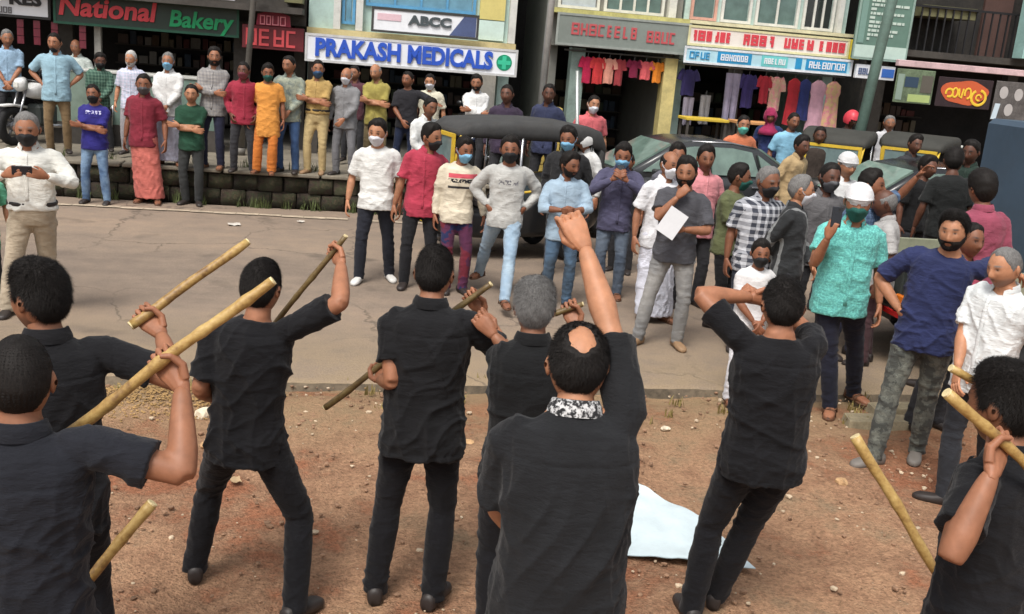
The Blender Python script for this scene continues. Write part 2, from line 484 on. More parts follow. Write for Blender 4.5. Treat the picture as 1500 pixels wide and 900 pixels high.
# gravel: loose stones of the verge (nobody could count them)
def stone_mesh(seed, n=5):
    r = random.Random(seed); bm = bmesh.new()
    bmesh.ops.create_icosphere(bm, subdivisions=1 if n < 6 else 2, radius=1)
    for v in bm.verts:
        v.co *= r.uniform(.72, 1.2); v.co.z *= .62; v.co.y *= .8
    V = [tuple(v.co) for v in bm.verts]; F = [tuple(v.index for v in f.verts) for f in bm.faces]
    bm.free(); return np.array(V), np.array(F)
stones = [stone_mesh(s) for s in range(6)]
def scatter(name, count, amin, amax, bmin, bmax, smin, smax, mat, seed):
    r = np.random.default_rng(seed); VV = []; FF = []; k = 0
    for i in range(count):
        V, F = stones[i % 6]; s = smin + (smax - smin) * r.random() ** 3
        a = r.uniform(amin, amax); b = bmin + (bmax - bmin) * r.random()
        if wav(np.array([[a, b]]), 3)[0] < r.uniform(-1.2, .5): continue
        t = r.uniform(0, 6.28); c, s_ = math.cos(t), math.sin(t)
        Q = V * s; Q = np.stack([Q[:, 0] * c - Q[:, 1] * s_ + a, Q[:, 0] * s_ + Q[:, 1] * c + b, Q[:, 2] - .038 + s * .25], 1)
        VV.append(Q); FF.append(F + k); k += len(V)
    o = link(name, mesh_arrays(name, np.concatenate(VV), None, np.concatenate(FF), smooth=False), mat, rz=R10)
    return o
tag(scatter('gravel', 5200, -4.0, 7.0, 3.4, 7.65, .005, .024, plain('pebble_stone', rgb(148, 116, 92), .95, var=.5, scale=1.6), 11),
    'loose reddish gravel strewn over the dirt verge', 'gravel', kind='stuff')
tag(scatter('pale_gravel', 900, -4.0, 7.0, 4.2, 7.9, .006, .028, plain('pale_pebble', rgb(196, 176, 150), .9, var=.4, scale=1.6), 12),
    'scattered pale stone chips on the dirt verge', 'gravel', kind='stuff')
def rock(x, y, s, mat, label, seed, sq=.62):
    V, F = stone_mesh(seed, 9)
    me = mesh_arrays('stone', V * np.array([s, s, s * sq / .62]), None, F, smooth=False)
    o = link('stone', me, mat, loc=(x, y, -.045 + s * .34))
    o.rotation_euler = (0, 0, seed)
    return tag(o, label, 'stone', 'single stones on the dirt verge')
M_WST = plain('white_stone', rgb(214, 200, 176), .85, var=.25, scale=14)
M_TST = plain('tan_stone', rgb(186, 150, 110), .9, var=.3, scale=12)
rock(-2.05, 6.60, .058, M_WST, 'white broken stone lying below the yellow sand heap', 41, .9)
rock(2.28, 6.35, .05, M_TST, 'pale pinkish stone on red dirt beside the upright stick', 42)
rock(-.32, 6.66, .05, M_WST, 'pale rubble piece among stone chips behind the central stick man', 43)
rock(-.22, 6.52, .036, M_TST, 'small tan rubble piece beside the pale chips', 44)
rock(1.2, 7.1, .04, M_WST, 'flat whitish chip on dirt before the boy in white', 45, .4)
rock(-1.9, 6.1, .03, M_TST, 'small tan pebble below the white broken stone', 46)
# yellow sand skin on the heap
r = np.random.default_rng(8); VV = []; FF = []; k = 0
for i in range(3000):
    V, F = stones[i % 6]; a, b = r.normal(-1.15, .36), r.normal(7.15, .16)
    zz = -.045 + .10 * math.exp(-(((a + 1.15) / .42) ** 2 + ((b - 7.15) / .20) ** 2)); s = r.uniform(.003, .011)
    VV.append(V * s + np.array([a, b, zz + .008])); FF.append(F + k); k += len(V)
tag(link('sand_clods', mesh_arrays('sand_clods', np.concatenate(VV), None, np.concatenate(FF), smooth=False),
         plain('yellow_sand', rgb(166, 134, 88), .95, var=.4, scale=3), rz=R10), 'yellow sandy clods heaped at the road edge', 'sand', kind='stuff')
# broken concrete slabs by the truck
def slab(a, b, w, d, h, rz, label, seed):
    rr = random.Random(seed); mb = MB()
    poly = [(-w, -d), (-w * .2, -d * 1.15), (w, -d * .8), (w * 1.05, d * .7), (w * .2, d), (-w * .9, d * .9)]
    n_ = len(poly); V = [(x, y, 0) for x, y in poly] + [(x * .95, y * .95, h + rr.uniform(-.006, .006)) for x, y in poly]
    mb.add(V, [tuple(range(n_))[::-1], tuple(range(n_, 2 * n_))] + [(i, (i + 1) % n_, (i + 1) % n_ + n_, i + n_) for i in range(n_)])
    o = mb.build('concrete_slab', plain('old_concrete', rgb(150, 138, 112), .92, var=.3, scale=5, bump=.4, dirt=.4))
    o.location = S(a, b, -.05); o.rotation_euler = (0, 0, rz)
    return tag(o, label, 'slab')
slab(4.25, 6.98, .34, .10, .07, .15, 'broken flat concrete slab behind the sandals of the man in teal', 1)
slab(4.62, 7.3, .36, .09, .06, .25, 'longer concrete slab piece lying beside the truck wheel', 2)

# white plastic sheet on the ground
nx, ny = 26, 18
gx, gy = np.meshgrid(np.linspace(0, 1, nx), np.linspace(0, 1, ny), indexing='xy')
c0, c1, c2, c3 = np.array([.62, 5.05]), np.array([1.42, 5.0]), np.array([1.22, 5.55]), np.array([.78, 6.12])
Q = ((1 - gx) * (1 - gy))[..., None] * c0 + (gx * (1 - gy))[..., None] * c1 + (gx * gy)[..., None] * c2 + ((1 - gx) * gy)[..., None] * c3
Q = Q.reshape(-1, 2)
zz = -.006 + .02 * np.abs(wav(Q, 51, 7, 1.0, 5)) + .01 * wav(Q, 52, 5, 3, 9)
V3 = np.concatenate([Q, zz[:, None]], 1)
i, j = np.meshgrid(np.arange(nx - 1), np.arange(ny - 1), indexing='xy'); q0 = (j * nx + i).ravel()
V3b = V3 - np.array([0, 0, .004])
qq = np.stack([q0, q0 + 1, q0 + nx + 1, q0 + nx], 1)
sh = link('plastic_sheet', mesh_arrays('plastic_sheet', np.concatenate([V3, V3b]), np.concatenate([qq, qq[:, ::-1] + nx * ny])),
          plain('white_plastic', rgb(206, 220, 224), .35, var=.08, scale=6, spec=.5))
tag(sh, 'crumpled white plastic sheet spread on the red dirt', 'plastic sheet')

# ------------------------------------------------------------ terrace with its block wall
M_CONC = plain('terrace_concrete', rgb(128, 120, 106), .92, var=.25, scale=2.5, bump=.3, dirt=.5)
mb = MB().box(-30, 2.55, 15.55, 30, -.3, .47)
o = mb.build('terrace', M_CONC); o.rotation_euler = (0, 0, R10); tag(o, kind='structure')
mb = MB().box(2.57, 60, 17.0, 30, -.3, .2)
o = mb.build('shop_apron', plain('apron_concrete', rgb(116, 110, 98), .92, var=.25, scale=2.5, bump=.3, dirt=.5)); o.rotation_euler = (0, 0, R10); tag(o, kind='structure')
wall = empty('retaining_wall', S(-2, 15.4, 0), R10, 'low mossy laterite block wall along the terrace edge', 'wall')
M_MOSS = None
def moss_material():
    mt, N, B = nt('mossy_laterite'); co = _obj(N)
    oi = N.nodes.new('ShaderNodeObjectInfo')
    n1 = _noise(N, 5, 6, .7, co); n2 = _noise(N, 40, 4, .7, co)
    c = _ramp(N, n1.outputs[0], [(.34, rgb(34, 32, 28)), (.47, rgb(62, 50, 40)), (.56, rgb(52, 56, 36)), (.68, rgb(86, 70, 54))])
    f = _ramp(N, oi.outputs['Random'], [(0, .62), (1, 1.2)])
    mx = N.nodes.new('ShaderNodeMix'); mx.data_type = 'RGBA'; mx.blend_type = 'MULTIPLY'; mx.inputs[0].default_value = 1
    N.links.new(c, mx.inputs[6]); N.links.new(f, mx.inputs[7]); N.links.new(mx.outputs[2], B.inputs['Base Color'])
    B.inputs['Roughness'].default_value = .95
    _bump(N, B, _math(N, 'ADD', n1.outputs[0], _math(N, 'MULTIPLY', n2.outputs[0], .6)), .9, .03)
    return mt
M_MOSS = moss_material()
MB().box(-14, 4.5, .02, .16, -.1, .44).build('core', plain('wall_joint', rgb(40, 36, 31), .95), wall)
def block_mesh(seed, w, h):
    r = random.Random(seed); bm = bmesh.new(); bmesh.ops.create_cube(bm, size=1)
    bmesh.ops.bevel(bm, geom=list(bm.edges), offset=.045, segments=2, affect='EDGES')
    for v in bm.verts:
        v.co.x *= w; v.co.y *= .2; v.co.z *= h
        v.co += Vector((r.uniform(-.010, .010), r.uniform(-.016, .016), r.uniform(-.009, .009)))
    me = bpy.data.meshes.new('block'); bm.to_mesh(me); bm.free()
    me.polygons.foreach_set('use_smooth', np.ones(len(me.polygons), dtype=bool)); me.materials.append(M_MOSS)
    return me
blk = [block_mesh(s, .345, .225) for s in range(6)]
for c in range(2):
    for k in range(50):
        o = link('block', blk[(k * 5 + c * 3) % 6], None, wall)
        o.location = (-13.6 + k * .36 + (.17 if c else 0), .02 + random.Random(k * 3 + c).uniform(-.015, .02), .115 + c * .235 + random.Random(k + c).uniform(-.006, .006))
        o.rotation_euler = (0, 0, random.Random(k * 7 + c).uniform(-.03, .03))
cap = MB()
for k in range(13):
    cap = MB(); cap.box(-13.7 + k * 1.4, -13.7 + k * 1.4 + 1.37, -.13, .30, .472, .525, .012)
    cap.build('coping_slab', M_CONC, wall)

# ------------------------------------------------------------ buildings
def P(name, col, **k): return plain(name, col, **k)
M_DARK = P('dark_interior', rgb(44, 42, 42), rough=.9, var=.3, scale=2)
M_SOOT = P('sooty_plaster', rgb(72, 68, 64), rough=.92, var=.35, scale=1.5, dirt=.7, bump=.3)
M_MINT = P('mint_plaster', rgb(178, 202, 196), rough=.85, var=.12, scale=1.3, dirt=.35, bump=.15)
M_CREAM = P('cream_plaster', rgb(206, 190, 140), rough=.85, var=.15, scale=1.6, dirt=.4, bump=.15)
M_WHITEP = P('white_frame_paint', rgb(206, 206, 200), rough=.55, var=.1, scale=3, dirt=.25)
M_GREYP = P('grey_panel', rgb(128, 128, 122), rough=.5, var=.12, scale=2, dirt=.25)
M_OLIVE = P('olive_awning', rgb(112, 110, 78), rough=.8, var=.2, scale=3, dirt=.4)
M_GL = glass('shop_glass', rgb(96, 120, 116)); M_GLB = glass('blue_glass', rgb(110, 158, 180)); M_GLD = glass('dark_glass', (.03, .035, .035))
M_TILE = P('shop_floor', rgb(120, 116, 108), rough=.6, var=.2, scale=3, dirt=.4)

class Bld:
    def __init__(s, name, a0, a1, b0, depth, top, base, label, mwall, soffit):
        s.c = (a0 + a1) / 2; s.b0 = b0; s.a0, s.a1 = a0, a1
        s.r = empty(name, S(s.c, b0, base), R10, label, 'building'); s.base = base; s.depth = depth
        z1 = soffit
        s.box('upper_wall', mwall, a0, a1, b0, b0 + .22, z1, top)
        s.box('side_wall', mwall, a0, a0 + .2, b0 + .222, b0 + depth, base, top)
        s.box('side_wall', mwall, a1 - .2, a1, b0 + .222, b0 + depth, base, top)
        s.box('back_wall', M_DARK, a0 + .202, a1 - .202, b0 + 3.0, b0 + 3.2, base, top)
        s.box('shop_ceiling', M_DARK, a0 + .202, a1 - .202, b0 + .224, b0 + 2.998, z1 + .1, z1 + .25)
        s.box('roof_slab', M_SOOT, a0 - .15, a1 + .15, b0 - .35, b0 + depth + .1, top + .002, top + .18)
        s.box('shop_floor', M_TILE, a0 + .202, a1 - .202, b0 + .1, b0 + 2.998, base - .02, base + .05)
    def box(s, name, mat, a0, a1, b0, b1, z0, z1, bev=0.0, parent=None):
        o = MB().box(a0 - s.c, a1 - s.c, b0 - s.b0, b1 - s.b0, z0 - s.base, z1 - s.base, bev).build(name, mat, parent or s.r)
        return o
    def window(s, a0, a1, z0, z1, frame, pane, nv=2, grill=False):
        b = s.b0
        f = MB(); t = .05
        L = lambda a: a - s.c
        zb = s.base
        f.box(L(a0), L(a1), -.06, -.003, z0 - zb, z0 + t - zb); f.box(L(a0), L(a1), -.06, -.003, z1 - t - zb, z1 - zb)
        f.box(L(a0), L(a0 + t), -.058, -.004, z0 + t - zb, z1 - t - zb); f.box(L(a1 - t), L(a1), -.058, -.004, z0 + t - zb, z1 - t - zb)
        w = f.build('window', frame, s.r)
        step = (a1 - a0 - 2 * t) / nv
        for k in range(nv):
            x0 = a0 + t + k * step
            if k: MB().box(L(x0) - .02, L(x0) + .02, -.05, -.012, z0 + t - zb, z1 - t - zb).build('mullion', frame, w)
            MB().box(L(x0) + .022, L(x0 + step) - .022, -.026, -.018, z0 + t + .002 - zb, z1 - t - .002 - zb).build('pane', pane, w)
        return w

# 1: bakery row
b1 = Bld('bakery_building', -12.0, -.72, 18.7, 7, 6.6, .47, 'dark weathered two storey shop building behind the bakery sign', M_SOOT, 2.62)
for a in (-8.2, -6.4, -4.62, -1.8): b1.box('pillar', M_SOOT, a - .11, a + .11, 18.52, 18.698, .47, 2.62)
b1.box('pillar', P('pale_pillar', rgb(176, 172, 164), dirt=.4), -4.12, -4.02, 18.30, 18.42, .47, 2.36)
b1.box('canopy_slab', M_SOOT, -12, -.75, 17.75, 18.698, 2.80, 2.9)
b1.box('corrugated_awning', M_OLIVE, -1.05, -.76, 17.9, 18.697, 2.98, 3.2)
for k in range(5): b1.window(-11.2 + k * 2.1, -9.7 + k * 2.1, 3.6, 5.1, M_WHITEP, M_GLD, 3)
# 2: medical shop
b2 = Bld('medical_shop_building', -.68, 2.92, 18.7, 7, 6.4, .47, 'pale mint shop building above the medical shop sign', M_MINT, 2.5)
b2.box('cornice', M_CREAM, -.7, 2.94, 18.52, 18.698, 2.515, 2.62)
for a in (-.2, .18, 2.86): b2.box('pilaster', M_WHITEP, a - .06, a + .06, 18.56, 18.697, 2.625, 6.2)
b2.box('pillar', P('pale_pillar', rgb(176, 172, 164), dirt=.4), 2.30, 2.62, 18.45, 18.695, .47, 2.49)
b2.box('pillar', M_SOOT, -.66, -.46, 18.5, 18.695, .47, 2.49)
b2.window(-.12, .11, 2.72, 4.6, P('light_blue_frame', rgb(88, 150, 190)), M_GLB, 1)
b2.window(.28, 2.2, 3.06, 4.6, P('light_blue_frame', rgb(88, 150, 190)), M_GLB, 4)
b2.box('yellow_panel', P('yellow_wall_panel', rgb(206, 192, 120), var=.1), 2.27, 2.72, 18.62, 18.698, 3.0, 4.5)
b2.box('mint_panel', P('pale_mint_panel', rgb(196, 216, 208), var=.1), 2.27, 2.72, 18.625, 18.698, 2.65, 2.985)
# alley
al = empty('alley_wall', S(3.25, 21.5, .2), R10, 'dark sooty wall closing the alley between the medical shop and the grey sign shop', 'wall')
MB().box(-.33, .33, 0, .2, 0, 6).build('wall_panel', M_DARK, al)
# 3: shop with the grey sign
b3 = Bld('garment_shop_building', 3.58, 5.98, 18.7, 7, 6.4, .2, 'grey fronted garment shop building with white window posts', M_GREYP, 2.66)
b3.box('ledge', P('yellow_ledge', rgb(196, 190, 120), var=.2, dirt=.4), 3.5, 6.0, 18.25, 18.698, 3.22, 3.30)
b3.box('pillar', P('green_grey_pillar', rgb(132, 150, 142), dirt=.4), 3.95, 4.2, 18.45, 18.697, .2, 2.65)
b3.window(3.66, 4.42, 3.32, 4.9, M_WHITEP, glass('milky_glass', rgb(190, 200, 206)), 1)
b3.window(4.5, 5.62, 3.32, 4.9, M_WHITEP, M_GL, 4)
b3.box('pilaster', M_WHITEP, 5.68, 5.82, 18.55, 18.697, 3.31, 6.3)
# 4: shop with the red and white sign
b4 = Bld('textile_shop_building', 6.02, 9.18, 18.7, 7, 6.4, .2, 'mint fronted textile shop building with large upper windows', M_MINT, 2.56)
b4.box('pillar', P('cream_pillar', rgb(202, 186, 126), dirt=.3), 5.66, 5.90, 18.35, 18.62, .2, 2.6)
b4.box('pillar', M_SOOT, 7.0, 7.2, 18.5, 18.697, .2, 2.55)
b4.box('ledge', P('cream_ledge', rgb(212, 206, 170), dirt=.3), 6.0, 9.2, 18.36, 18.698, 3.24, 3.30)
b4.window(6.12, 6.62, 3.32, 4.8, P('salmon_frame', rgb(196, 150, 136)), M_GL, 1)
b4.window(6.7, 7.28, 3.32, 4.8, M_WHITEP, M_GL, 1)
b4.window(7.36, 8.2, 3.32, 4.8, M_WHITEP, M_GL, 2)
b4.window(8.28, 8.9, 3.32, 4.8, M_WHITEP, M_GLD, 3)
b4.box('pilaster', M_WHITEP, 8.93, 9.03, 18.55, 18.697, 3.31, 6.3)
# 5: dark block on the right
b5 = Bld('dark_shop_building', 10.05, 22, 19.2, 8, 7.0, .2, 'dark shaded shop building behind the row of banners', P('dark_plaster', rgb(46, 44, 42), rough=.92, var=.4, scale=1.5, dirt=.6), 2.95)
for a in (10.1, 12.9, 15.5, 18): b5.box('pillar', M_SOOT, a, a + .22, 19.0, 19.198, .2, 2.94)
b5.box('awning', M_OLIVE, 10.5, 11.6, 18.4, 19.198, 3.75, 3.95)
b5.box('balcony_slab', M_SOOT, 10.1, 21, 18.3, 19.197, 3.0, 3.12)
for k in range(22): b5.box('railing_bar', P('iron_bar', rgb(40, 40, 42), metal=.3), 10.3 + k * .16, 10.325 + k * .16, 18.36, 18.385, 3.12, 3.9)
b5.box('railing_rail', P('iron_bar', rgb(40, 40, 42), metal=.3), 10.2, 14, 18.35, 18.395, 3.9, 3.94)
b5.box('door_panel', P('dull_door', rgb(84, 62, 56)), 12.2, 12.8, 19.13, 19.196, 3.13, 5.0)
b5.box('mint_column', P('mint_column', rgb(150, 186, 180)), 12.35, 12.75, 17.9, 18.2, 3.13, 6)
# street behind (continuing both ways, out of frame)
b6 = Bld('corner_shop_building', -24, -12.1, 18.9, 7, 6.0, .47, 'plain grey shop building beyond the bakery row', M_GREYP, 2.7)
for k in range(5): b6.window(-23.2 + k * 2.2, -21.7 + k * 2.2, 3.6, 5.1, M_WHITEP, M_GLD, 3)

# ------------------------------------------------------------ signs
def text_mesh(txt, size, bold=.0, ext=.012, shear=0.0, sx=1.0):
    cu = bpy.data.curves.new('txt', 'FONT'); cu.body = txt; cu.size = size; cu.extrude = ext; cu.offset = bold; cu.shear = shear
    cu.align_x = 'CENTER'; cu.align_y = 'CENTER'; cu.resolution_u = 3
    o = bpy.data.objects.new('txt', cu); COL.objects.link(o)
    dg = bpy.context.evaluated_depsgraph_get()
    me = bpy.data.meshes.new_from_object(o.evaluated_get(dg))
    bpy.data.objects.remove(o); bpy.data.curves.remove(cu)
    n_ = len(me.vertices); c = np.zeros(n_ * 3, np.float32); me.vertices.foreach_get('co', c); c = c.reshape(-1, 3)
    c[:, 0] *= sx
    c = np.stack([c[:, 0], -c[:, 2], c[:, 1]], 1)       # stand it up, facing -Y
    me.vertices.foreach_set('co', c.ravel()); me.update()
    return me
def sign(name, a0, a1, z0, z1, b, board, label, frame=None, cat='sign', tilt=0.0, thick=.09):
    c = (a0 + a1) / 2
    r = empty(name, S(c, b, z0), R10, label, cat)
    if tilt: r.rotation_euler = (0, tilt, R10)
    MB().box(a0 - c, a1 - c, 0, thick, 0, z1 - z0, .008).build('board', board, r)
    if frame:
        h = z1 - z0; w = (a1 - a0) / 2
        f = MB(); f.box(-w - .02, w + .02, -.012, -.001, h - .025, h + .015); f.box(-w - .02, w + .02, -.012, -.001, -.015, .025)
        f.box(-w - .02, -w + .02, -.0115, -.0012, .026, h - .026); f.box(w - .02, w + .02, -.0115, -.0012, .026, h - .026)
        f.build('frame', frame, r)
    return r
def put_text(r, txt, x, z, size, mat, bold=.0, sx=1.0, name='lettering', y=-.016, shear=0.0, fit=None):
    me = text_mesh(txt, size, bold, .012, shear, sx)
    if fit:
        c = np.zeros(len(me.vertices) * 3, np.float32); me.vertices.foreach_get('co', c); c = c.reshape(-1, 3)
        c[:, 0] = (c[:, 0] - (c[:, 0].min() + c[:, 0].max()) / 2) * fit / (c[:, 0].max() - c[:, 0].min()); me.vertices.foreach_set('co', c.ravel()); me.update()
    o = link(name, me, mat, r); o.location = (x, y, z); return o
def marks(r, x0, x1, z, h, mat, seed, y=-.014, t=.018, name='lettering'):
    # lettering too blurred to read: letter-like strokes of the right size and weight
    rr = random.Random(seed); mb = MB(); x = x0; e = 0
    while x < x1 - h * .3:
        w = h * rr.uniform(.5, .75); yy = y - .0004 * (e % 5); e += 1
        z0, z1 = z - h / 2, z + h / 2
        sl = [0, 0, 0]
        st = [rr.random() < .9, rr.random() < .75, rr.random() < .7, rr.random() < .6, rr.random() < .75]
        if sum(st) < 3: st = [True, rr.random() < .5, True, False, rr.random() < .5]
        if st[0]: mb.box(x, x + t, yy, -.001, z0, z1)
        if st[1]: mb.box(x + w - t, x + w, yy - .0002, -.001, z0, z1)
        for q, zz in ((2, z0), (3, z - t / 2), (4, z1 - t)):
            if st[q]: mb.box(x + t, x + w - t, yy - .0001 * q, -.001, zz, zz + t)
        x += w + h * .13
    return mb.build(name, mat, r)
def ink(name, c): return plain('ink_' + name, c, .45, var=.08)
M_SW = P('sign_white', rgb(226, 228, 232), rough=.4, var=.04, scale=2, dirt=.08)
s = sign('cake_sign', -6.9, -4.74, 2.40, 2.80, 18.05, M_SW, 'white board with black capital letters left of the bakery sign', P('black_edge', rgb(40, 40, 40)))
put_text(s, 'KES', .72, .27, .26, ink('black', rgb(30, 30, 32)), .012, 1.15)
marks(s, -.3, .5, .09, .1, ink('grey', rgb(110, 110, 112)), 1)
s = sign('bakery_sign', -4.66, -1.80, 2.36, 2.82, 18.05, P('bakery_green_board', rgb(42, 58, 50), rough=.45, var=.2, scale=1.2), 'dark green bakery board with red and green italic lettering', P('dark_green_edge', rgb(34, 80, 62)))
put_text(s, 'National', -.63, .26, .41, ink('red', rgb(204, 62, 70)), .012, 1.06, shear=.15)
put_text(s, 'Bakery', .83, .20, .36, ink('green', rgb(20, 150, 92)), .010, 1.0, shear=.15)
s = sign('white_billboard', -3.5, -1.85, 2.93, 3.4, 18.0, M_SW, 'plain white board above the bakery sign')
marks(s, .5, .75, .12, .16, ink('black', rgb(30, 30, 32)), 2)
s = sign('maroon_sign', -1.72, -.72, 2.20, 2.58, 17.95, P('maroon_board', rgb(96, 30, 36), rough=.5, var=.2), 'small maroon shop sign with raised peak beside the white medical sign')
MB().prism([(-.28, .385), (.28, .385), (.26, .56), (.08, .62), (-.08, .62), (-.26, .56)], .005, .08).build('peak_board', P('maroon_board2', rgb(140, 34, 56), rough=.5, var=.2), s)
marks(s, -.22, .22, .47, .15, ink('pink', rgb(220, 130, 140)), 3)
marks(s, -.44, .46, .19, .27, ink('rose', rgb(196, 74, 78)), 5, t=.04)
s = sign('medical_sign', -.68, 2.88, 2.08, 2.51, 17.95, M_SW, 'long white medical shop sign with blue capitals and a green cross', P('sign_grey_edge', rgb(196, 196, 196)))
M_BLU = ink('blue', rgb(44, 84, 186))
put_text(s, 'PRAKASH', -.92, .215, .39, M_BLU, .017, fit=1.42)
put_text(s, 'MEDICALS', .64, .215, .39, M_BLU, .017, fit=1.46)
mb = MB(); V = [(1.57 + .135 * math.cos(t), -.006, .215 + .135 * math.sin(t)) for t in np.linspace(0, 6.283, 33)[:-1]]
mb.add(V + [(x, .002, z) for x, y, z in V], [tuple(range(32))] + [(i, i + 32, (i + 1) % 32 + 32, (i + 1) % 32) for i in range(32)])
em = mb.build('cross_emblem', ink('emerald', rgb(20, 140, 104)), s)
M_PG = ink('pale_green', rgb(60, 190, 150))
MB().box(1.535, 1.605, -.012, -.007, .105, .325).box(1.46, 1.534, -.012, -.007, .18, .25).box(1.606, 1.68, -.012, -.007, .18, .25).build('cross', M_PG, em)
s = sign('corporate_sign', .40, 2.20, 2.645, 3.03, 18.2, M_SW, 'white board with grey initials and a slate corner above the medical sign', P('dark_edge', rgb(60, 60, 58)))
MB().prism([(.42, .03), (.87, .03), (.87, .36), (.66, .36)], -.009, -.002).build('slate_corner', P('slate_print', rgb(74, 86, 122), rough=.45), s)
put_text(s, 'ABCC', .08, .22, .21, ink('slate', rgb(72, 80, 84)), .010, 1.3)
MB().box(-.82, -.42, -.009, -.002, .19, .30).build('pink_patch', ink('rose_pale', rgb(216, 184, 192)), s)
s = sign('grey_fascia_sign', 3.60, 6.0, 2.69, 3.21, 18.2, P('fascia_grey', rgb(130, 138, 132), rough=.45, var=.1, scale=1.5, dirt=.15), 'grey fascia board with faded red lettering', P('fascia_edge', rgb(150, 156, 150)))
marks(s, -.95, .30, .28, .2, ink('faded_red', rgb(186, 84, 88)), 6, t=.034)
marks(s, .42, 1.0, .25, .2, ink('faded_red', rgb(186, 84, 88)), 7, t=.034)
s = sign('red_white_sign', 5.98, 9.02, 2.87, 3.19, 18.15, P('cream_white_board', rgb(226, 216, 206), rough=.45, var=.06, dirt=.1), 'cream board with blocks of red lettering over the textile shop', P('cream_edge', rgb(214, 206, 160)))
marks(s, -1.48, -.66, .165, .18, ink('sign_red', rgb(206, 66, 76)), 8, t=.045)
marks(s, -.5, .12, .165, .19, ink('sign_red', rgb(206, 66, 76)), 9, t=.045)
marks(s, .28, .86, .165, .18, ink('sign_red', rgb(206, 66, 76)), 10, t=.045); marks(s, .96, 1.42, .165, .18, ink('sign_red', rgb(206, 66, 76)), 11, t=.045)
s = sign('yellow_sign_end', 9.05, 9.24, 2.85, 3.2, 18.1, ink('sign_yellow', rgb(212, 190, 52)), 'small yellow panel at the end of the red lettered sign')
s = sign('blue_sign', 5.9, 9.06, 2.565, 2.825, 18.0, P('pale_blue_board', rgb(176, 214, 226), rough=.45, var=.1), 'light blue strip sign under the red lettered sign', P('white_edge', rgb(220, 224, 228)))
M_CY = ink('cyan', rgb(40, 140, 190)); M_TQ = ink('turquoise', rgb(110, 196, 196))
for x0, x1, mt_ in ((-.98, -.34, M_CY), (-.15, .35, M_TQ), (.5, .62, M_CY), (.7, 1.5, M_CY)):
    MB().box(x0, x1, -.008, -.001, .035, .225).build('colour_panel', mt_, s)
marks(s, -.92, -.4, .13, .11, M_SW, 12, y=-.016); marks(s, -.1, .3, .13, .1, M_SW, 13, y=-.016)
marks(s, .76, 1.44, .13, .12, M_SW, 14, y=-.016); marks(s, -1.5, -1.1, .13, .12, M_CY, 15, y=-.016)
s = sign('blue_lettered_sign', 9.12, 9.88, 2.53, 2.78, 17.9, M_SW, 'small white sign with slate blue words below the green list board')
marks(s, -.34, .06, .13, .11, ink('slate_blue', rgb(88, 104, 140)), 16)
MB().box(.12, .36, -.008, -.001, .05, .2).build('colour_panel', ink('royal', rgb(64, 110, 190)), s)
s = sign('list_board', 8.98, 10.0, 2.88, 4.3, 17.85, P('board_green', rgb(98, 128, 116), rough=.5, var=.12, scale=1.5), 'tall green board filled with lines of white writing', P('board_edge', rgb(140, 164, 154)))
MB().box(-.5, .5, -.012, -.002, .01, .24).build('blank_panel', ink('pale_mint', rgb(190, 212, 202)), s)
rr = random.Random(4)
for k in range(13):
    x = -.30; mb = MB(); z = .33 + k * .074
    while x < .36:
        w = rr.uniform(.03, .11); mb.box(x, min(x + w, .44), -.010, -.002, z, z + .045); x += w + .018
        if rr.random() < .12: break
    mb.build('text_line', ink('chalk', rgb(190, 206, 196)), s)
MB().box(-.475, -.36, -.011, -.002, .27, 1.39).build('side_band', ink('band_green', rgb(120, 152, 142)), s)
# pink beam and banners
s = sign('pink_beam', 9.62, 16, 2.80, 2.91, 17.35, P('pink_paint', rgb(206, 176, 178), rough=.6, var=.15, dirt=.3), 'pale pink beam along the top of the banners', cat='beam', thick=.12)
s = sign('photo_banner', 9.62, 10.36, 2.17, 2.76, 17.35, P('banner_green', rgb(106, 122, 96), rough=.6, var=.5, scale=4), 'green toned picture banner hanging under the pink beam', cat='banner', thick=.02)
MB().box(-.20, .06, -.006, -.001, .28, .46).build('picture_patch', ink('slate_navy', rgb(50, 70, 90)), s)
MB().box(-.1, .33, -.0062, -.0012, .03, .16).build('lime_strip', ink('lime', rgb(168, 186, 120)), s)
MB().box(.12, .34, -.0064, -.0014, .2, .5).build('picture_patch', ink('brown_grey', rgb(92, 88, 80)), s)
MB().box(-.34, -.22, -.0062, -.0012, .05, .5).build('picture_patch', ink('grey_green', rgb(140, 158, 146)), s)
s = sign('orange_banner', 10.44, 11.52, 2.16, 2.68, 17.35, P('banner_black', rgb(50, 36, 40), rough=.6, var=.4, scale=4), 'dark banner with bold yellow script on an orange red patch', cat='banner', thick=.02)
V = [(.0 + .47 * math.cos(t) * (1 + .06 * math.sin(3 * t)), .27 + .21 * math.sin(t) * (1 + .08 * math.cos(5 * t))) for t in np.linspace(0, 6.283, 29)[:-1]]
MB().prism(V, -.006, -.001).build('orange_patch', ink('orange_red', rgb(196, 92, 56)), s)
def stroke(r, pts, w, mat, y=-.012, name='script_stroke'):
    pts = [np.array([x, y, z]) for x, z in pts]
    V, F = tube(pts, [(w, .004)] * len(pts), 8, True, ref=(0, 0, 1.0) if abs(pts[1][0] - pts[0][0]) > abs(pts[1][2] - pts[0][2]) else (1.0, 0, 0))
    return MB().add(V, F).build(name, mat, r)
M_YL = ink('script_yellow', rgb(228, 190, 60))
def arc(cx, cz, rx, rz, t0, t1, n=12): return [(cx + rx * math.cos(math.radians(t)), cz + rz * math.sin(math.radians(t))) for t in np.linspace(t0, t1, n)]
stroke(s, arc(-.30, .25, .07, .07, 200, -120), .02, M_YL); stroke(s, arc(-.19, .26, .05, .08, 180, -180), .018, M_YL, -.013)
stroke(s, [(-.12, .34), (-.1, .2), (-.06, .17), (-.03, .34)], .018, M_YL, -.014)
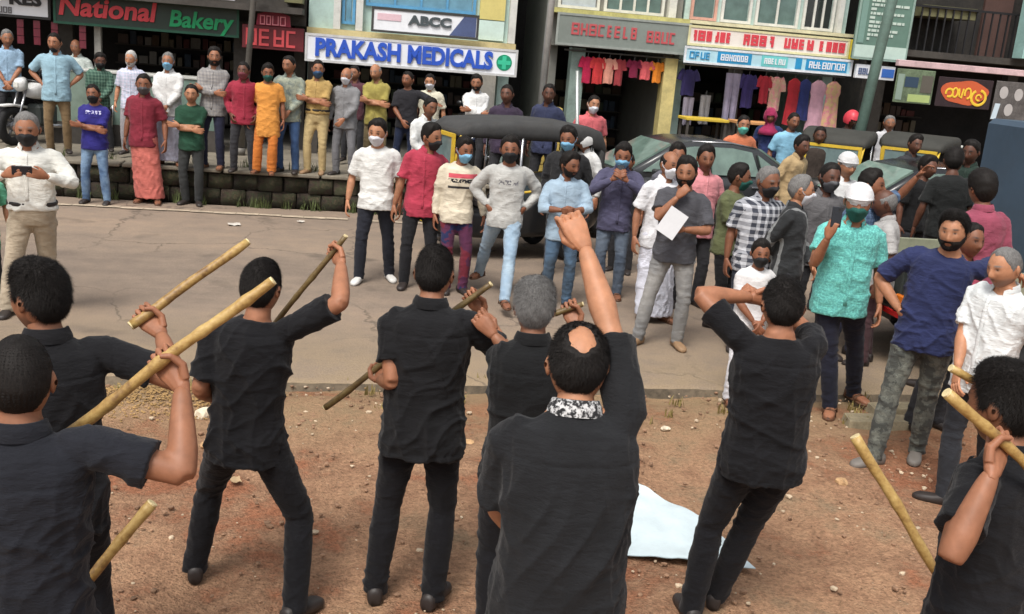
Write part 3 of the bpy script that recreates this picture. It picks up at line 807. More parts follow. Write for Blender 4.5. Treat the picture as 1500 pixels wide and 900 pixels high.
stroke(s, arc(.06, .26, .06, .09, 210, -100), .018, M_YL, -.015); stroke(s, arc(.28, .2, .14, .13, 120, 440, 20), .024, M_YL, -.016); stroke(s, arc(.28, .2, .05, .05, 0, 300, 12), .016, M_YL, -.017)
s = sign('portrait_banner', 11.58, 12.26, 1.99, 2.69, 17.35, P('banner_grey', rgb(96, 92, 90), rough=.6, var=.5, scale=5), 'grey banner printed with pale portrait shapes', cat='banner', thick=.02)
for cx, cz in ((-.17, .5), (.13, .48), (-.02, .2)):
    V = [(cx + .085 * math.cos(t), cz + .11 * math.sin(t)) for t in np.linspace(0, 6.283, 17)[:-1]]
    MB().prism(V, -.007, -.001).build('portrait_shape', ink('photo_grey', rgb(176, 172, 170)), s)
MB().prism([(-.34, .02), (-.24, .02), (-.20, .3), (-.30, .3)], -.008, -.001).build('pale_patch', ink('pale_ink', rgb(196, 212, 222)), s)
s = sign('blue_banner', 12.3, 13.3, 1.95, 2.68, 17.35, P('banner_blue', rgb(150, 184, 204), rough=.6, var=.2), 'pale blue banner past the portrait banner', cat='banner', thick=.02)

# ------------------------------------------------------------ poles
def pole(x, y, z0, x1, y1, z1, r0, r1, mat, label):
    o = MB().tube([(0, 0, 0), ((x1 - x) * .5, (y1 - y) * .5, (z1 - z0) * .5), (x1 - x, y1 - y, z1 - z0)], [r0, (r0 + r1) / 2, r1], 14).tube([(0, 0, 0), (0, 0, .12)], r0 * 1.5, 14).build('pole', mat, None, True)
    o.location = (x, y, z0); return tag(o, label, 'pole')
pole(-4.70, 17.0, .47, -4.30, 17.0, 6.5, .05, .045, P('grey_pole', rgb(112, 108, 102), rough=.6, metal=.3, dirt=.4), 'thin grey pole slanting beside the bakery sign')
pole(.18, 17.0, .0, .26, 17.0, 7.0, .06, .055, P('silver_pole', rgb(170, 168, 164), rough=.4, metal=.5), 'silver pole standing before the dark alley')
pole(.80, 13.45, .0, .58, 13.45, 2.35, .022, .022, P('thin_pipe', rgb(178, 182, 178), rough=.35, metal=.6), 'thin bare metal pipe standing beside the dark car')
pole(5.28, 17.0, .0, 5.82, 17.0, 6.8, .09, .08, P('green_pole', rgb(104, 128, 118), rough=.55, metal=.2, dirt=.3), 'thick grey green lamp pole left of the picture banner')

# ------------------------------------------------------------ hanging garments, shelves
def garment(kind, a, ztop, w, h, color, b, label, rot=0.0, pat=None, c2=None):
    V = []; Q = []; n = 28; rows_ = 14
    seed = int(abs(a * 1000)) % 997; r = random.Random(seed)
    ph = [r.uniform(0, 6.28) for _ in range(4)]
    def sheet(cx, ww, hh, prof, d=.05):
        k0 = len(V)
        for j in range(rows_):
            t = j / (rows_ - 1); wd = ww * prof(t)
            for i_ in range(n):
                an = 2 * math.pi * i_ / n
                fold = 1 + .35 * t * math.sin(3 * an + ph[0]) + .25 * t * math.sin(7 * an + ph[1] + 2 * t)
                V.append((cx + wd / 2 * math.cos(an), d * math.sin(an) * (.5 + .6 * t) * fold, -hh * t + .008 * math.sin(an * 4 + ph[2]) * t))
        for j in range(rows_ - 1):
            for i_ in range(n):
                i2 = (i_ + 1) % n
                Q.append((k0 + j * n + i_, k0 + (j + 1) * n + i_, k0 + (j + 1) * n + i2, k0 + j * n + i2))
    if kind == 'dress': sheet(0, w, h, lambda t: (.25 + .55 * min(1, t / .06)) if t < .06 else .62 + .38 * t + (.18 if t < .28 else .0))
    elif kind == 'top':
        sheet(0, w * .74, h, lambda t: .35 + .65 * min(1, t / .1))
        for sg in (-1, 1):
            k0 = len(V)
            Vt, Ft = tube([(sg * w * .25, 0, -.02), (sg * w * .42, 0, -h * .18), (sg * w * .5, 0, -h * .42)], [(.06, .03), (.055, .03), (.06, .03)], 10)
            V.extend([tuple(p) for p in Vt]); Q.extend([tuple(i_ + k0 for i_ in f) for f in Ft if len(f) == 4])
    else:
        for sg in (-1, 1): sheet(sg * w * .22, w * .5, h, lambda t: 1.0 - .25 * t, .06)
    me = mesh_arrays('garment', V, Q)
    o = link({'dress': 'hanging_dress', 'top': 'hanging_blouse', 'trousers': 'hanging_trousers'}[kind], me, cloth('g_%d_%d' % (seed, len(V)), color, pat, c2))
    o.location = S(a, b, ztop); o.rotation_euler = (0, 0, R10 + rot)
    # hook to the rail above
    hk = MB().tube([(0, 0, -.01), (0, 0, .05), (.012, 0, .07), (0, 0, .085)], .006, 6).build('hook', P('wire', rgb(120, 120, 120), metal=.6), o)
    return tag(o, label, 'garment', 'clothes hanging outside the shops')
def rail(a0, a1, b, z, label):
    o = MB().tube([(a0 - a1, 0, 0), (0, 0, 0)], .014, 8).build('clothes_rail', P('rail_metal', rgb(130, 130, 130), metal=.7, rough=.35))
    o.location = S(a1, b, z); o.rotation_euler = (0, 0, R10); return tag(o, label, 'rail')
rail(3.8, 5.97, 18.4, 2.60, 'metal clothes rail under the grey fascia sign'); rail(6.0, 9.17, 18.4, 2.52, 'metal clothes rail under the light blue strip sign')
gs = [('top', 4.24, 2.51, .22, .46, rgb(176, 36, 72), 'crimson top on the rail next to the green grey pillar'),
      ('top', 4.44, 2.51, .26, .46, rgb(196, 58, 60), 'red top hanging next to the crimson one'),
      ('top', 4.64, 2.51, .24, .44, rgb(206, 142, 124), 'peach top hanging beyond the red one'),
      ('top', 4.83, 2.51, .2, .46, rgb(150, 58, 62), 'dull red top beyond the peach one'),
      ('top', 5.1, 2.51, .22, .30, rgb(122, 34, 62), 'short plum top on the grey shop rail'),
      ('top', 5.32, 2.51, .26, .32, rgb(206, 92, 96), 'coral top on the grey shop rail'),
      ('top', 5.54, 2.51, .22, .36, rgb(214, 126, 40), 'orange top on the grey shop rail'),
      ('top', 6.15, 2.43, .34, .46, rgb(48, 42, 84), 'navy top on the rail by the cream pillar'),
      ('trousers', 6.2, 1.94, .22, .5, rgb(132, 126, 140), 'pale grey trousers below the navy top'),
      ('trousers', 6.52, 2.0, .22, .52, rgb(124, 122, 124), 'grey trousers beside the pale pair by the cream pillar'),
      ('trousers', 7.0, 2.43, .3, .85, rgb(140, 134, 156), 'lavender grey trousers hanging full length'),
      ('top', 7.3, 2.43, .3, .6, rgb(52, 44, 92), 'indigo top past the lavender trousers'),
      ('top', 7.62, 2.43, .24, .5, rgb(160, 44, 56), 'red top hung behind the cream one'),
      ('top', 7.84, 2.43, .3, .62, rgb(196, 168, 140), 'cream and tan top hanging by the red one'),
      ('dress', 8.2, 2.43, .3, .85, rgb(166, 44, 52), 'long red dress on the textile shop rail'),
      ('dress', 8.42, 2.43, .26, .75, rgb(44, 52, 100), 'dark blue dress beside the long red dress'),
      ('dress', 8.68, 2.43, .34, .95, rgb(196, 152, 166), 'dusty pink long dress on the textile shop rail'),
      ('dress', 8.98, 2.43, .36, .92, rgb(206, 176, 128), 'tan dress with rosy panel at the end of the rail')]
for k, (kd, a, z, w, h, c, lb) in enumerate(gs): garment(kd, a, z, w, h, c, 18.4, lb, .1 * math.sin(k * 2.3), 'camo' if k in (13, 17) else None, rgb(206, 130, 140))
def crate_table(a, b, z0, w, d, h, mat, label, cat='table'):
    r = empty('display_table', S(a, b, z0), R10, label, cat)
    MB().box(-w / 2, w / 2, -d / 2, d / 2, h - .05, h, .006).build('table_top', mat, r)
    for sx in (-1, 1):
        for sy in (-1, 1): MB().box(sx * (w / 2 - .05) - .02, sx * (w / 2 - .05) + .02, sy * (d / 2 - .05) - .02, sy * (d / 2 - .05) + .02, 0, h - .052).build('leg', M_SOOT, r)
    return r
crate_table(6.35, 17.9, .2, .8, .5, 1.42, P('yellow_laminate', rgb(206, 176, 62)), 'yellow topped display table by the cream pillar')
crate_table(7.25, 17.9, .2, .7, .5, 1.42, P('orange_laminate', rgb(206, 150, 96)), 'orange topped display table before the lavender trousers')
# glass counter of the bakery
r = empty('glass_counter', S(-3.2, 17.9, .47), R10, 'long glass fronted display counter of the bakery', 'counter')
MB().box(-1.45, 1.15, -.2, .25, 0, .35).build('plinth', M_SOOT, r)
MB().box(-1.45, 1.15, -.2, -.19, .352, 1.16).build('front_pane', glass('counter_glass', rgb(120, 142, 132)), r)
MB().box(-1.47, 1.17, -.22, .27, 1.162, 1.20, .006).build('counter_top', P('counter_top', rgb(186, 186, 180), rough=.4), r)
MB().box(-1.44, 1.14, .2, .24, .352, 1.16).build('back_panel', M_DARK, r)
for k in range(4): MB().box(-1.44, 1.14, -.15, .19, .5 + k * .17, .51 + k * .17).build('shelf', P('counter_top', rgb(186, 186, 180), rough=.4), r)
# maroon snack packet strips under the cake sign
for k, a in enumerate((-5.2, -4.95, -4.68, -4.25)):
    mb = MB()
    for j in range(3): mb.box(-.05, .05, -.012 - .004 * (j % 2), .012, -.13 * j - .12, -.13 * j)
    o = mb.build('packet_strip', P('packet_maroon', rgb(104, 40, 52), rough=.35)); o.location = S(a, 18.1, 2.36); o.rotation_euler = (0, 0, R10)
    tag(o, ['maroon snack packet strip hanging at the far end of the white cake board', 'maroon snack packet strip under the middle of the white cake board', 'maroon snack packet strip where the white and green boards meet', 'maroon snack packet strip beside the pale pillar under the bakery board'][k], 'snack packets', 'snack packet strips under the fascia')
# shelves inside the dark shops
def shelves(a0, a1, b, z0, seed, label):
    r = empty('shelf_unit', S((a0 + a1) / 2, b, z0), R10, label, 'shelf'); w = (a1 - a0) / 2; rr = random.Random(seed)
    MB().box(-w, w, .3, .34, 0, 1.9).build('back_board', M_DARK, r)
    pal = [rgb(92, 40, 38), rgb(110, 102, 84), rgb(46, 60, 76), rgb(58, 70, 52), rgb(80, 66, 60), rgb(124, 120, 114), rgb(78, 56, 36)]
    for k in range(5):
        sh_ = MB().box(-w, w, 0, .298, .35 * k + .1, .35 * k + .125).build('shelf_board', M_SOOT, r)
        x = -w + .05
        while x < w - .15:
            ww = rr.uniform(.08, .2); hh = rr.uniform(.12, .26); j = rr.randrange(len(pal))
            MB().box(x, x + ww, .05, .24, .35 * k + .127, .35 * k + .127 + hh).build('packet', P('goods%d' % j, pal[j], rough=.6), sh_, fix=False); x += ww + rr.uniform(.01, .05)
shelves(-4.4, -2.0, 21.2, .5, 1, 'stocked shelves at the back of the bakery'); shelves(-.3, 2.6, 21.2, .5, 2, 'stocked shelves at the back of the medical shop')
shelves(3.9, 5.7, 21.2, .25, 3, 'stocked shelves at the back of the grey sign shop'); shelves(6.3, 8.9, 21.2, .25, 4, 'stocked shelves at the back of the textile shop')
shelves(10.4, 12.8, 21.7, .25, 5, 'stocked shelves in the dark shop behind the banners')

# weeds along the wall foot and coping (ground cover)
def tufts(name, spots, seed, label, mat, hmin, hmax):
    r = np.random.default_rng(seed); VV = []; FF = []; k = 0
    for (a, b, z) in spots:
        for q in range(14):
            an = r.uniform(0, 6.28); h = r.uniform(hmin, hmax); w = r.uniform(.004, .009); lean = r.uniform(.1, .7) * h
            dx, dy = math.cos(an), math.sin(an); bx, by = a + r.normal(0, .03), b + r.normal(0, .02)
            P0 = [(bx - dy * w, by + dx * w, z), (bx + dy * w, by - dx * w, z), (bx + dx * lean * .4 + dy * w * .8, by + dy * lean * .4 - dx * w * .8, z + h * .6), (bx + dx * lean * .4 - dy * w * .8, by + dy * lean * .4 + dx * w * .8, z + h * .6), (bx + dx * lean, by + dy * lean, z + h)]
            VV += P0; FF += [(k, k + 1, k + 2), (k, k + 2, k + 3), (k + 3, k + 2, k + 4)]; k += 5
    o = link(name, mesh_arrays(name, VV, None, FF, smooth=False), mat, rz=R10)
    return tag(o, label, 'weeds', kind='stuff')
rr = random.Random(12)
M_WEED = plain('weed_green', rgb(82, 92, 52), .8, var=.4, scale=4)
tufts('wall_weeds', [(rr.uniform(-9, 2.3), 15.22 + rr.uniform(-.02, .03), 0.0) for _ in range(70)] + [(rr.uniform(-9, 2.3), 15.62 + rr.uniform(0, .1), .48) for _ in range(40)], 3, 'weeds growing along the foot and top of the block wall', M_WEED, .05, .2)
tufts('verge_grass', [(rr.uniform(-3.5, 6), 7.25 + rr.gauss(0, .22), -.05) for _ in range(46)], 4, 'thin dry grass sprigs at the broken road edge', plain('dry_grass', rgb(140, 124, 74), .85, var=.4, scale=4), .03, .10)
# litter: paper scraps and dry leaves
def scrap(x, y, w, rz, mat, label, z=-.032):
    n_ = 5; V = []; q = random.Random(int(x * 100) + 7)
    for j in range(n_):
        for i_ in range(n_): V.append(((i_ / 4 - .5) * w, (j / 4 - .5) * w * .7, .012 * q.random() + .015 * abs(i_ / 4 - .5)))
    F = [(j * n_ + i_, j * n_ + i_ + 1, (j + 1) * n_ + i_ + 1, (j + 1) * n_ + i_) for j in range(n_ - 1) for i_ in range(n_ - 1)]
    o = MB().add(V, F).build('paper_scrap', mat, None, True); o.location = (x, y, z); o.rotation_euler = (.08, 0, rz); return tag(o, label, 'litter', 'litter on the ground')
scrap(-3.75, 13.3, .16, .4, P('scrap_white', rgb(196, 190, 180), rough=.8), 'pale paper scrap on the road before the bottle green tee', .012)
scrap(-3.0, 13.9, .10, 1.2, P('scrap_white', rgb(196, 190, 180), rough=.8), 'smaller pale scrap on the road near the mossy wall', .012)
scrap(.62, 6.75, .12, .9, P('scrap_tan', rgb(176, 150, 116), rough=.8), 'tan paper scrap on dirt behind the bald patch man')
scrap(-1.55, 5.6, .09, 2.0, P('scrap_tan', rgb(176, 150, 116), rough=.8), 'tan paper scrap between the thick haired and legs apart performers')
scrap(2.0, 6.9, .10, .2, P('scrap_grey', rgb(150, 146, 138), rough=.8), 'grey paper scrap near the boy in white')
# ------------------------------------------------------------ vehicles
M_RUB = P('tyre_rubber', rgb(34, 34, 35), rough=.85, var=.3, scale=8)
M_RIM = P('wheel_rim', rgb(120, 120, 122), rough=.4, metal=.7)
M_BLK = P('black_paint', rgb(24, 25, 27), rough=.3, var=.2, spec=.5, dirt=.15)
M_CHR = P('chrome', rgb(180, 180, 182), rough=.2, metal=.9)
M_SEAT = P('seat_vinyl', rgb(46, 40, 40), rough=.55)
M_ORL = P('amber_lens', rgb(220, 120, 40), rough=.2, spec=.6); M_RDL = P('red_lens', rgb(170, 34, 34), rough=.2, spec=.6)
M_CLL = P('clear_lens', rgb(206, 206, 200), rough=.12, spec=.7)
def wheel(parent, x, y, r, w, rz=0.0, name='wheel'):
    # axle along local y
    prof = [(r * .62, -w * .5), (r * .9, -w * .5), (r, -w * .3), (r, w * .3), (r * .9, w * .5), (r * .62, w * .5), (r * .58, 0)]
    n = 28; V = []; F = []
    for k in range(n):
        a = 2 * math.pi * k / n
        for (rr_, yy) in prof: V.append((rr_ * math.cos(a), yy, rr_ * math.sin(a)))
    m_ = len(prof)
    for k in range(n):
        for j in range(m_): F.append((k * m_ + j, ((k + 1) % n) * m_ + j, ((k + 1) % n) * m_ + (j + 1) % m_, k * m_ + (j + 1) % m_))
    o = MB().add(V, F).build(name, M_RUB, parent, True); o.location = (x, y, r); o.rotation_euler = (0, 0, rz)
    mb = MB()
    mb.tube([(0, -w * .42, 0), (0, w * .42, 0)], r * .26, 14)
    for k in range(6):
        a = math.pi / 3 * k; mb.tube([(0, 0, 0), (r * .62 * math.cos(a), 0, r * .62 * math.sin(a))], r * .07, 6)
    mb.build('rim', M_RIM, o, True)
    return o
def rings_mesh(secs, closed=True):
    n = len(secs[0]); V = [p for s_ in secs for p in s_]; F = []
    for i in range(len(secs) - 1):
        for k in range(n): F.append((i * n + k, i * n + (k + 1) % n, (i + 1) * n + (k + 1) % n, (i + 1) * n + k))
    F.append(tuple(range(n))[::-1]); F.append(tuple(range((len(secs) - 1) * n, len(secs) * n)))
    return V, F
def rrect(w, z0, z1, rad, x, n=4):          # rounded rectangle section in the y-z plane
    out = []; h = z1 - z0; rad = min(rad, h / 2 - .001, w / 2 - .001)
    for cx, cz, a0 in ((w / 2 - rad, z1 - rad, 0), (-w / 2 + rad, z1 - rad, 90), (-w / 2 + rad, z0 + rad, 180), (w / 2 - rad, z0 + rad, 270)):
        for k in range(n + 1):
            a = math.radians(a0 + 90 * k / n); out.append((x, cx + rad * math.cos(a), cz + rad * math.sin(a)))
    return out
def rickshaw(x, y, rz, label, roof, bodyc, trim):
    r = empty('auto_rickshaw', (x, y, 0), rz, label, 'auto rickshaw', 'auto rickshaws parked by the shops')
    # local: front at -x
    V, F = rings_mesh([rrect(.5, .45, .95, .1, -1.28), rrect(.78, .32, 1.0, .12, -1.15), rrect(.95, .30, 1.02, .1, -.95), rrect(1.0, .28, .62, .08, -.80), rrect(1.2, .28, .60, .08, -.4), rrect(1.28, .28, .60, .08, -.1)])
    MB().add(V, F).build('front_cowl', bodyc, r, True)
    V, F = rings_mesh([rrect(1.28, .3, .62, .08, -.09), rrect(1.3, .3, .85, .1, .3), rrect(1.3, .32, .98, .12, .8), rrect(1.26, .36, 1.0, .14, 1.15), rrect(1.16, .42, .92, .16, 1.3)])
    MB().add(V, F).build('tub', bodyc, r, True)
    # canvas roof
    V, F = rings_mesh([rrect(.98, 1.50, 1.58, .035, -1.02), rrect(1.12, 1.50, 1.67, .07, -.85), rrect(1.22, 1.49, 1.71, .09, -.3), rrect(1.26, 1.49, 1.72, .09, .4), rrect(1.26, 1.47, 1.70, .09, 1.0), rrect(1.22, 1.40, 1.64, .09, 1.24), rrect(1.14, 1.3, 1.5, .08, 1.34)])
    rf = MB().add(V, F).build('canvas_roof', roof, r, True)
    V, F = rings_mesh([rrect(1.2, .93, 1.46, .08, 1.25), rrect(1.16, .9, 1.42, .08, 1.33)])
    MB().add(V, F).build('rear_curtain', roof, r, True)
    for sy in (-1, 1):
        MB().tube([(-1.06, sy * .42, 1.0), (-.98, sy * .48, 1.52)], .022, 8).build('windscreen_post', trim, r, True)
        MB().tube([(-.08, sy * .6, .6), (-.06, sy * .58, 1.52)], .022, 8).build('post', M_CHR, r, True)
        MB().tube([(1.1, sy * .58, .98), (1.08, sy * .57, 1.48)], .026, 8).build('post', M_BLK, r, True)
        MB().tube([(-.06, sy * .62, .86), (.3, sy * .63, .9), (1.1, sy * .6, 1.0)], .016, 8).build('side_rail', trim, r, True)
    MB().box(-1.075, -1.065, -.40, .40, 1.03, 1.48).build('windscreen', glass('auto_glass', rgb(120, 140, 140)), r)
    MB().box(.35, .95, -.55, .55, .6, .74, .03).build('seat', M_SEAT, r); MB().box(.9, 1.02, -.55, .55, .742, 1.15, .03).build('seat_back', M_SEAT, r)
    MB().box(-.55, -.15, -.22, .22, .605, .72, .03).build('driver_seat', M_SEAT, r)
    MB().tube([(-.85, 0, .8), (-.72, 0, 1.08)], .02, 8).tube([(-.7, -.3, 1.06), (-.72, 0, 1.1), (-.7, .3, 1.06)], .016, 8).build('handlebar', M_BLK, r, True)
    hl = MB(); 
    V = [(-1.30 , .10 * math.cos(t), .82 + .10 * math.sin(t)) for t in np.linspace(0, 6.283, 21)[:-1]]
    hl.add(V + [(-1.25, p[1], p[2]) for p in V], [tuple(range(20))] + [(i_, (i_ + 1) % 20, (i_ + 1) % 20 + 20, i_ + 20) for i_ in range(20)]).build('headlight', M_CLL, r)
    # front frame round the windscreen
    MB().box(-1.09, -1.05, -.46, .46, .985, 1.03).box(-1.09, -1.05, -.46, .46, 1.485, 1.53).box(-1.089, -1.051, -.46, -.405, 1.032, 1.483).box(-1.089, -1.051, .405, .46, 1.032, 1.483).build('windscreen_frame', trim, r)
    for sy in (-1, 1): MB().box(-1.17, -1.14, sy * .33 - .05, sy * .33 + .05, .86, .93, .008).build('indicator', M_ORL, r)
    wheel(r, -1.02, 0, .215, .11); wheel(r, .85, -.56, .215, .12); wheel(r, .85, .56, .215, .12)
    MB().box(-1.29, -1.20, -.18, .18, .40, .44).build('mudguard', trim, r)
    r.scale = (.84, .9, 1.0)
    return r
M_CANV = P('grey_canvas', rgb(62, 62, 62), rough=.85, var=.25, scale=4, dirt=.3)
M_CANV2 = P('dark_canvas', rgb(56, 56, 52), rough=.8, var=.2, scale=4, dirt=.2)
M_YEL = P('auto_yellow', rgb(206, 172, 52), rough=.5, var=.12, dirt=.25)
rickshaw(-.22, 13.0, R10 + math.radians(16), 'black auto rickshaw with grey canvas roof behind the row of young men', M_CANV, M_BLK, M_YEL)
rickshaw(6.45, 17.15, math.radians(62), 'yellow roofed auto rickshaw facing the road under the dark banner', M_CANV2, M_BLK, M_YEL)
rickshaw(5.0, 16.7, math.radians(70), 'yellow roofed auto rickshaw parked beside the grey green lamp pole', M_CANV2, P('auto_black2', rgb(36, 36, 34), rough=.4), M_YEL)

def car(x, y, rz, label, paint):
    r = empty('parked_car', (x, y, 0), rz, label, 'car')
    # front at -x ; length 4.2
    prof = [(-2.12, .42, .58, 1.35), (-2.05, .30, .70, 1.55), (-1.6, .24, .82, 1.66), (-1.0, .22, .93, 1.70), (0.0, .22, .97, 1.71), (1.1, .22, .99, 1.70), (1.7, .24, .97, 1.66), (2.02, .32, .92, 1.54), (2.1, .42, .8, 1.4)]
    V, F = rings_mesh([rrect(w, z0, z1, .16, xx, 5) for xx, z0, z1, w in prof])
    MB().add(V, F).build('body', paint, r, True)
    # greenhouse: pillars and roof as one shell, glass set just proud
    gp = [(-1.12, .93, .955, 1.5), (-.35, .9, 1.40, 1.28), (-.05, .9, 1.46, 1.22), (.6, .9, 1.47, 1.2), (1.05, .9, 1.40, 1.22), (1.72, .92, 1.0, 1.4)]
    secs = []
    for xx, z0, z1, wt in gp:
        wb = 1.52; h = z1 - z0
        pts = [(xx, wb / 2, z0)]
        for k in range(6):
            a = math.radians(90 * k / 5); rad = min(.12, h * .45)
            pts.append((xx, wt / 2 - rad + rad * math.cos(a), z1 - rad + rad * math.sin(a)))
        pts += [(p[0], -p[1], p[2]) for p in pts[::-1]]
        secs.append(pts)
    V, F = rings_mesh(secs); MB().add(V, F).build('cabin', paint, r, True)
    gl = glass('car_glass', rgb(112, 134, 124), .05)
    def ywin(xx, z):       # half width of cabin at height z (interpolated)
        for (xa, _, za, wa), (xb, _, zb, wb_) in zip(gp[:-1], gp[1:]):
            if xa <= xx <= xb:
                t = (xx - xa) / (xb - xa); z1 = za + t * (zb - za); wt = wa + t * (wb_ - wa)
                f = max(0, min(1, (z - .92) / max(.05, z1 - .92 - .0))); return .76 + (wt / 2 - .76) * f
        return .7
    for sy in (-1, 1):
        for poly, nm in (([(-.86, 1.0), (-.34, 1.33), (-.05, 1.385), (.17, 1.39), (.17, 1.0)], 'side_window'), ([(.24, 1.0), (.24, 1.39), (.58, 1.39), (.9, 1.345), (1.02, 1.0)], 'side_window'), ([(1.08, 1.02), (1.0, 1.31), (1.34, 1.10)], 'quarter_window')):
            mb = MB(); n = len(poly); ins = [(px, sy * (ywin(px, pz) + .012), pz) for px, pz in poly]; out = [(px, sy * (ywin(px, pz) - .03), pz) for px, pz in poly]
            mb.add(ins + out, [tuple(range(n))] + [(i_, (i_ + 1) % n, (i_ + 1) % n + n, i_ + n) for i_ in range(n)]).build(nm, gl, r)
        for px in (-.1, .85): MB().box(px, px + .16, sy * .862 - .012, sy * .862 + .012, .84, .865, .004).build('door_handle', M_CHR, r)
        MB().box(-.78, -.62, sy * .92 - .07, sy * .92 + .07, .95, 1.06, .02).build('wing_mirror', paint, r)
        MB().box(-2.09, -1.92, sy * .58 - .14, sy * .58 + .14, .58, .70, .02).build('headlight', M_CLL, r); MB().box(1.99, 2.09, sy * .56 - .14, sy * .56 + .14, .72, .86, .02).build('tail_light', M_RDL, r)
        for wx in (-1.3, 1.28): wheel(r, wx, sy * .76, .30, .19)
    for (pa, pb, nm) in ((((-1.08, .97), (-.38, 1.385)), None, 'windscreen'), (((1.08, 1.37), (1.68, 1.03)), None, 'rear_window')):
        (xa, za), (xb, zb) = pa
        dx, dz = (-.02, .02) if xa < 0 else (.02, .02)
        wa, wb_ = (.66, .56) if xa < 0 else (.54, .62)
        MB().add([(xa + dx, -wa, za + dz), (xa + dx, wa, za + dz), (xb + dx, wb_, zb + dz), (xb + dx, -wb_, zb + dz), (xa, -wa, za - .02), (xa, wa, za - .02), (xb, wb_, zb - .02), (xb, -wb_, zb - .02)],
                 [(0, 1, 2, 3), (4, 5, 6, 7), (0, 1, 5, 4), (1, 2, 6, 5), (2, 3, 7, 6), (3, 0, 4, 7)]).build(nm, gl, r)
    MB().tube([(-.05, -.55, 1.45), (.6, -.55, 1.455), (1.0, -.55, 1.40)], .014, 6).build('roof_rail', M_CHR, r, True)
    MB().box(-2.16, -2.08, -.6, .6, .3, .46, .02).build('bumper', M_BLK, r); MB().box(2.05, 2.16, -.6, .6, .34, .5, .02).build('bumper', M_BLK, r)
    return r
car(2.32, 15.75, R10 + .12, 'dark grey saloon car with green tinted windows parked before the garment shop', P('car_dark', rgb(46, 48, 50), rough=.25, var=.1, spec=.6, dirt=.15))
car(5.5, 14.6, R10 + .06, 'black saloon car mostly hidden behind the crowd near the textile shop', P('car_black', rgb(30, 30, 33), rough=.25, var=.1, spec=.6, dirt=.15))

# pickup truck on the right
tr = empty('pickup_truck', (3.38, 9.65, 0), R10, 'grey green flatbed truck with slate blue box parked on the road', 'truck')
M_BED = P('bed_paint', rgb(134, 136, 116), rough=.6, var=.2, scale=3, dirt=.35); M_TGATE = P('tailgate_paint', rgb(62, 68, 66), rough=.5, var=.2, dirt=.3)
M_SLATE = P('slate_panel', rgb(62, 78, 94), rough=.45, var=.12, scale=1.5, dirt=.15)
MB().box(.02, 4.4, -.78, .78, .60, .68).build('bed_floor', M_BED, tr)
MB().box(0, .05, -.80, .80, .56, .98, .008).build('tailgate', M_TGATE, tr)
MB().box(-.03, -.002, -.81, .81, .50, .552, .006).build('red_strip', M_RDL, tr)
MB().box(-.012, .06, -.81, .81, .985, 1.025, .008).build('tailgate_rail', M_BED, tr)
for k in range(4): MB().box(-.018, -.001, -.62 + k * .38, -.58 + k * .38, .58, .96).build('tailgate_rib', M_TGATE, tr)
for sy in (-1, 1):
    MB().box(.055, 4.3, sy * .80 - .02, sy * .80 + .02, .70, 1.0, .006).build('drop_side', M_BED, tr)
    MB().box(-.05, -.004, sy * .68 - .08, sy * .68 + .08, .60, .72, .01).build('tail_light', M_ORL, tr)
    wheel(tr, 1.0, sy * .70, .34, .22); wheel(tr, 4.2, sy * .70, .34, .22)
    MB().box(.30, .36, sy * .62 - .18, sy * .62 + .18, .12, .50).build('mud_flap', M_RUB, tr)
MB().box(.1, 5.0, -.35, .35, .40, .598).build('chassis', M_BLK, tr)
MB().box(1.42, 3.6, -.77, .77, .70, 2.28, .05).build('box_body', M_SLATE, tr)
for k in range(5): MB().box(1.5 + k * .5, 1.54 + k * .5, -.79, -.771, .8, 2.2).build('box_rib', M_SLATE, tr)
V, F = rings_mesh([rrect(1.5, .5, 1.95, .15, 3.75), rrect(1.55, .45, 2.0, .18, 4.0), rrect(1.55, .42, 2.0, .2, 4.6), rrect(1.5, .42, 1.3, .15, 5.05), rrect(1.45, .45, 1.1, .15, 5.35)])
cb = MB().add(V, F).build('cab', P('cab_paint', rgb(150, 152, 148), rough=.35), tr, True)
for sy in (-1, 1): MB().box(4.05, 4.6, sy * .785 - .01, sy * .785 + .01, 1.3, 1.8, .004).build('cab_window', M_GLD, cb)

